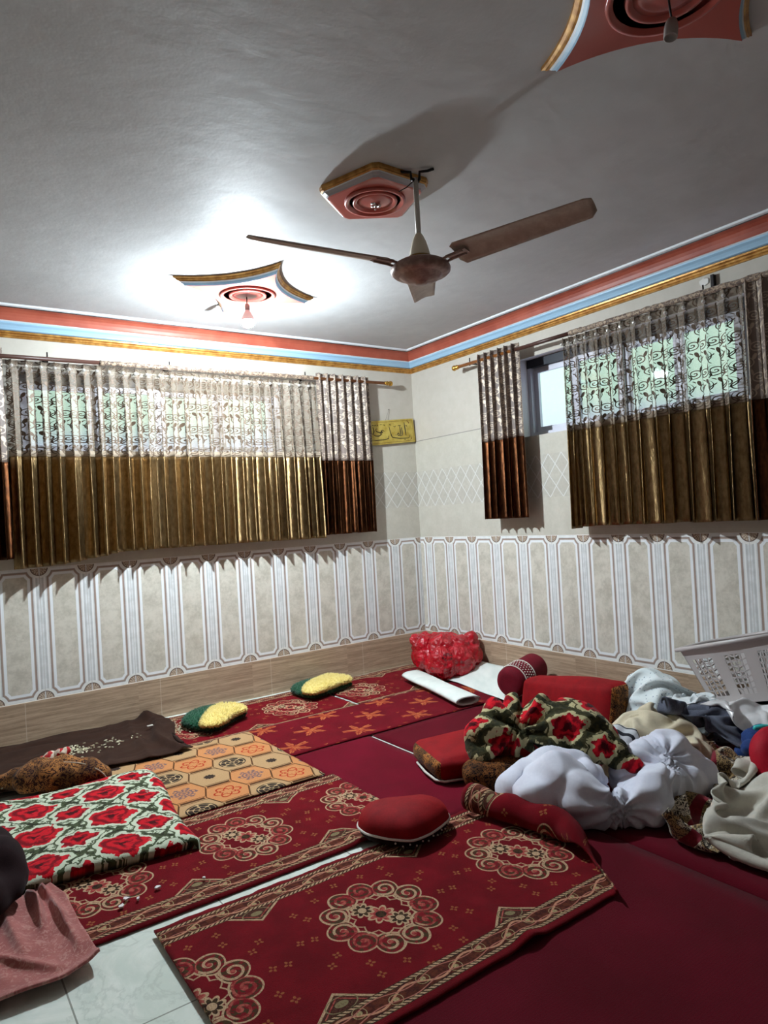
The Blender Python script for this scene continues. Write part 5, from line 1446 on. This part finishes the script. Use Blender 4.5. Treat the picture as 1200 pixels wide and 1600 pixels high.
# ------------------------------------------------------------------ laundry basket
def basket():
    t = thing('laundry_basket', 'white plastic laundry basket with lattice sides tilted against the right wall', 'laundry basket', (-.20, -3.40, .20))
    M = material('white_translucent_plastic', (196, 188, 186), .35, spec=.4)
    # local frame: x along the wall (towards the camera), y towards the wall, z up
    o = Vector((-.36, -3.05, .557)); ex = Vector((.0, -3.62 + 3.05, .711 - .557)).normalized(); ey = Vector((1, 0, 0)); ez = ey.cross(ex).normalized() * -1
    if ez.z < 0: ez = -ez
    Ltop, Wtop, H, tp = .66, .315, .36, .085
    def P(x, y, z):                                                       # z from -H (bottom) to 0 (rim)
        k = -z / H
        xx = tp * k + x * (1 - 2 * tp * k / Ltop) if False else (x - Ltop / 2) * (1 - 2 * tp * k / Ltop) + Ltop / 2
        yy = (y - Wtop / 2) * (1 - 1.1 * tp * k / Wtop) + Wtop / 2
        return o + ex * xx + ey * yy + ez * z
    def slab(bm, a, b, c, d, nrm, th=.004):
        v = [bm.verts.new(p) for p in (a, b, c, d)]; w = [bm.verts.new(p + nrm * th) for p in (a, b, c, d)]
        bm.faces.new(v); bm.faces.new(w)
        for k in range(4): bm.faces.new((v[k], v[(k + 1) % 4], w[(k + 1) % 4], w[k]))
    def side(f, n, segs, nm):
        """f(s, z): point on the wall, s 0..1; solid posts between lattice panels"""
        posts, lat = bmesh.new(), bmesh.new()
        slab(posts, f(0, -.075), f(1, -.075), f(1, 0), f(0, 0), n)
        slab(posts, f(0, -H), f(1, -H), f(1, -H + .05), f(0, -H + .05), n)
        w = .055 if segs > 1 else .09
        step = 1.0 / segs
        for k in range(segs + 1):
            c = k * step; a, b = max(0, c - w), min(1, c + w)
            slab(posts, f(a, -H + .05), f(b, -H + .05), f(b, -.075), f(a, -.075), n)
        for k in range(segs):
            a, b = k * step + w, (k + 1) * step - w; cols = 4; rows = 7
            for i in range(cols + 1):
                s = a + (b - a) * i / cols; e = .006 / (segs * .2 + .2)
                slab(lat, f(max(a, s - e), -H + .05), f(min(b, s + e), -H + .05), f(min(b, s + e), -.075), f(max(a, s - e), -.075), n, .003)
            for j in range(1, rows):
                z = -H + .05 + (H - .125) * j / rows
                for i in range(cols):
                    s0, s1 = a + (b - a) * i / cols, a + (b - a) * (i + 1) / cols; dz = .010 * (1 if i % 2 else -1)
                    slab(lat, f(s0, z - .004 - dz * .5), f(s1, z - .004 + dz * .5), f(s1, z + .004 + dz * .5), f(s0, z + .004 - dz * .5), n, .003)
        q = bm_obj('side_wall', posts, M, t); bm_obj('lattice', lat, M, q)
    side(lambda s, z: P(s * Ltop, 0, z), ey, 3, 'front'); side(lambda s, z: P(s * Ltop, Wtop, z), -ey, 3, 'back')
    side(lambda s, z: P(0, s * Wtop, z), ex, 1, 'left'); side(lambda s, z: P(Ltop, s * Wtop, z), -ex, 1, 'right')
    bm = bmesh.new(); tube(bm, [P(x, y, 0) for x, y in ((-.015, -.012), (Ltop * .5, -.016), (Ltop + .015, -.012), (Ltop + .015, Wtop + .005), (-.015, Wtop + .005))], .013, 10, closed=True); bm_obj('rim', bm, M, t, True)
    bm = bmesh.new(); slab(bm, P(0, 0, -H), P(Ltop, 0, -H), P(Ltop, Wtop, -H), P(0, Wtop, -H), ez); bm_obj('base', bm, M, t)
basket()

# white paper scraps on the middle runner
M_paper = material('white_paper', (222, 216, 214), .8)
for k, (x, y, a, s, lab) in enumerate([(-3.53, -2.645, .4, .017, 'white paper scrap nearest the runner edge, largest of the scraps'), (-3.615, -2.675, 1.3, .012, 'L-shaped white paper scrap beside the largest scrap'),
                                       (-3.65, -2.645, 2.0, .014, 'white paper scrap in the middle of the trail on the runner'), (-3.685, -2.69, .9, .013, 'white paper scrap nearest the pink cloth'),
                                       (-3.35, -2.70, 2.6, .010, 'small white paper scrap alone on the runner border')]):
    bm = bmesh.new(); rg = random.Random(k + 3)
    pts = [(s * (1 + .5 * rg.uniform(-1, 1)) * math.cos(q), s * (.7 + .4 * rg.uniform(-1, 1)) * math.sin(q)) for q in np.linspace(0, 2 * PI, 6, endpoint=False)]
    c, d = math.cos(a), math.sin(a)
    top = [bm.verts.new((x + p * c - q * d, y + p * d + q * c, .026 + .003 * rg.random())) for p, q in pts]; lo = [bm.verts.new((v.co.x, v.co.y, .021)) for v in top]
    bm.faces.new(top); bm.faces.new(lo)
    for i in range(6): bm.faces.new((top[i], top[(i + 1) % 6], lo[(i + 1) % 6], lo[i]))
    tag(bm_obj('paper_scrap', bm, M_paper, loc=(x, y, .02)), lab, 'paper scrap', 'paper scraps on the runner')
# ------------------------------------------------------------------ light, sky, camera
w = bpy.data.worlds.new('sky'); scene.world = w; w.use_nodes = True
t = w.node_tree; bg = t.nodes['Background']; nb = NB(t)
n = t.nodes.new('ShaderNodeTexCoord'); s = t.nodes.new('ShaderNodeSeparateXYZ'); t.links.new(n.outputs['Generated'], s.inputs[0])
f = F(nb, s.outputs[2]).step(.10, .155)
t.links.new(nb.mix(f, (206, 212, 246), (214, 244, 228)), bg.inputs[0]); bg.inputs[1].default_value = SKY_E
cam = bpy.data.cameras.new('camera'); co = bpy.data.objects.new('camera', cam); COL.objects.link(co)
YAW, PITCH, ROLL, FPX = 0.60909, 0.00655, -0.05725, 1071.74
fw = Vector((math.sin(YAW) * math.cos(PITCH), math.cos(YAW) * math.cos(PITCH), math.sin(PITCH)))
r0 = Vector((math.cos(YAW), -math.sin(YAW), 0)); u0 = r0.cross(fw)
r = r0 * math.cos(ROLL) + u0 * math.sin(ROLL); u = u0 * math.cos(ROLL) - r0 * math.sin(ROLL)
M = Matrix((r, u, -fw)).transposed().to_4x4(); M.translation = Vector((-4.31593, -5.56105, 1.5)); co.matrix_world = M
cam.sensor_fit = 'VERTICAL'; cam.sensor_height = 24.0; cam.lens = FPX / 1600 * 24.0; cam.clip_start = .05
scene.camera = co
vs = scene.view_settings; vs.view_transform = 'Standard'; vs.look = 'None'; vs.gamma = 1.0; vs.use_curve_mapping = False; vs.exposure = EXPO
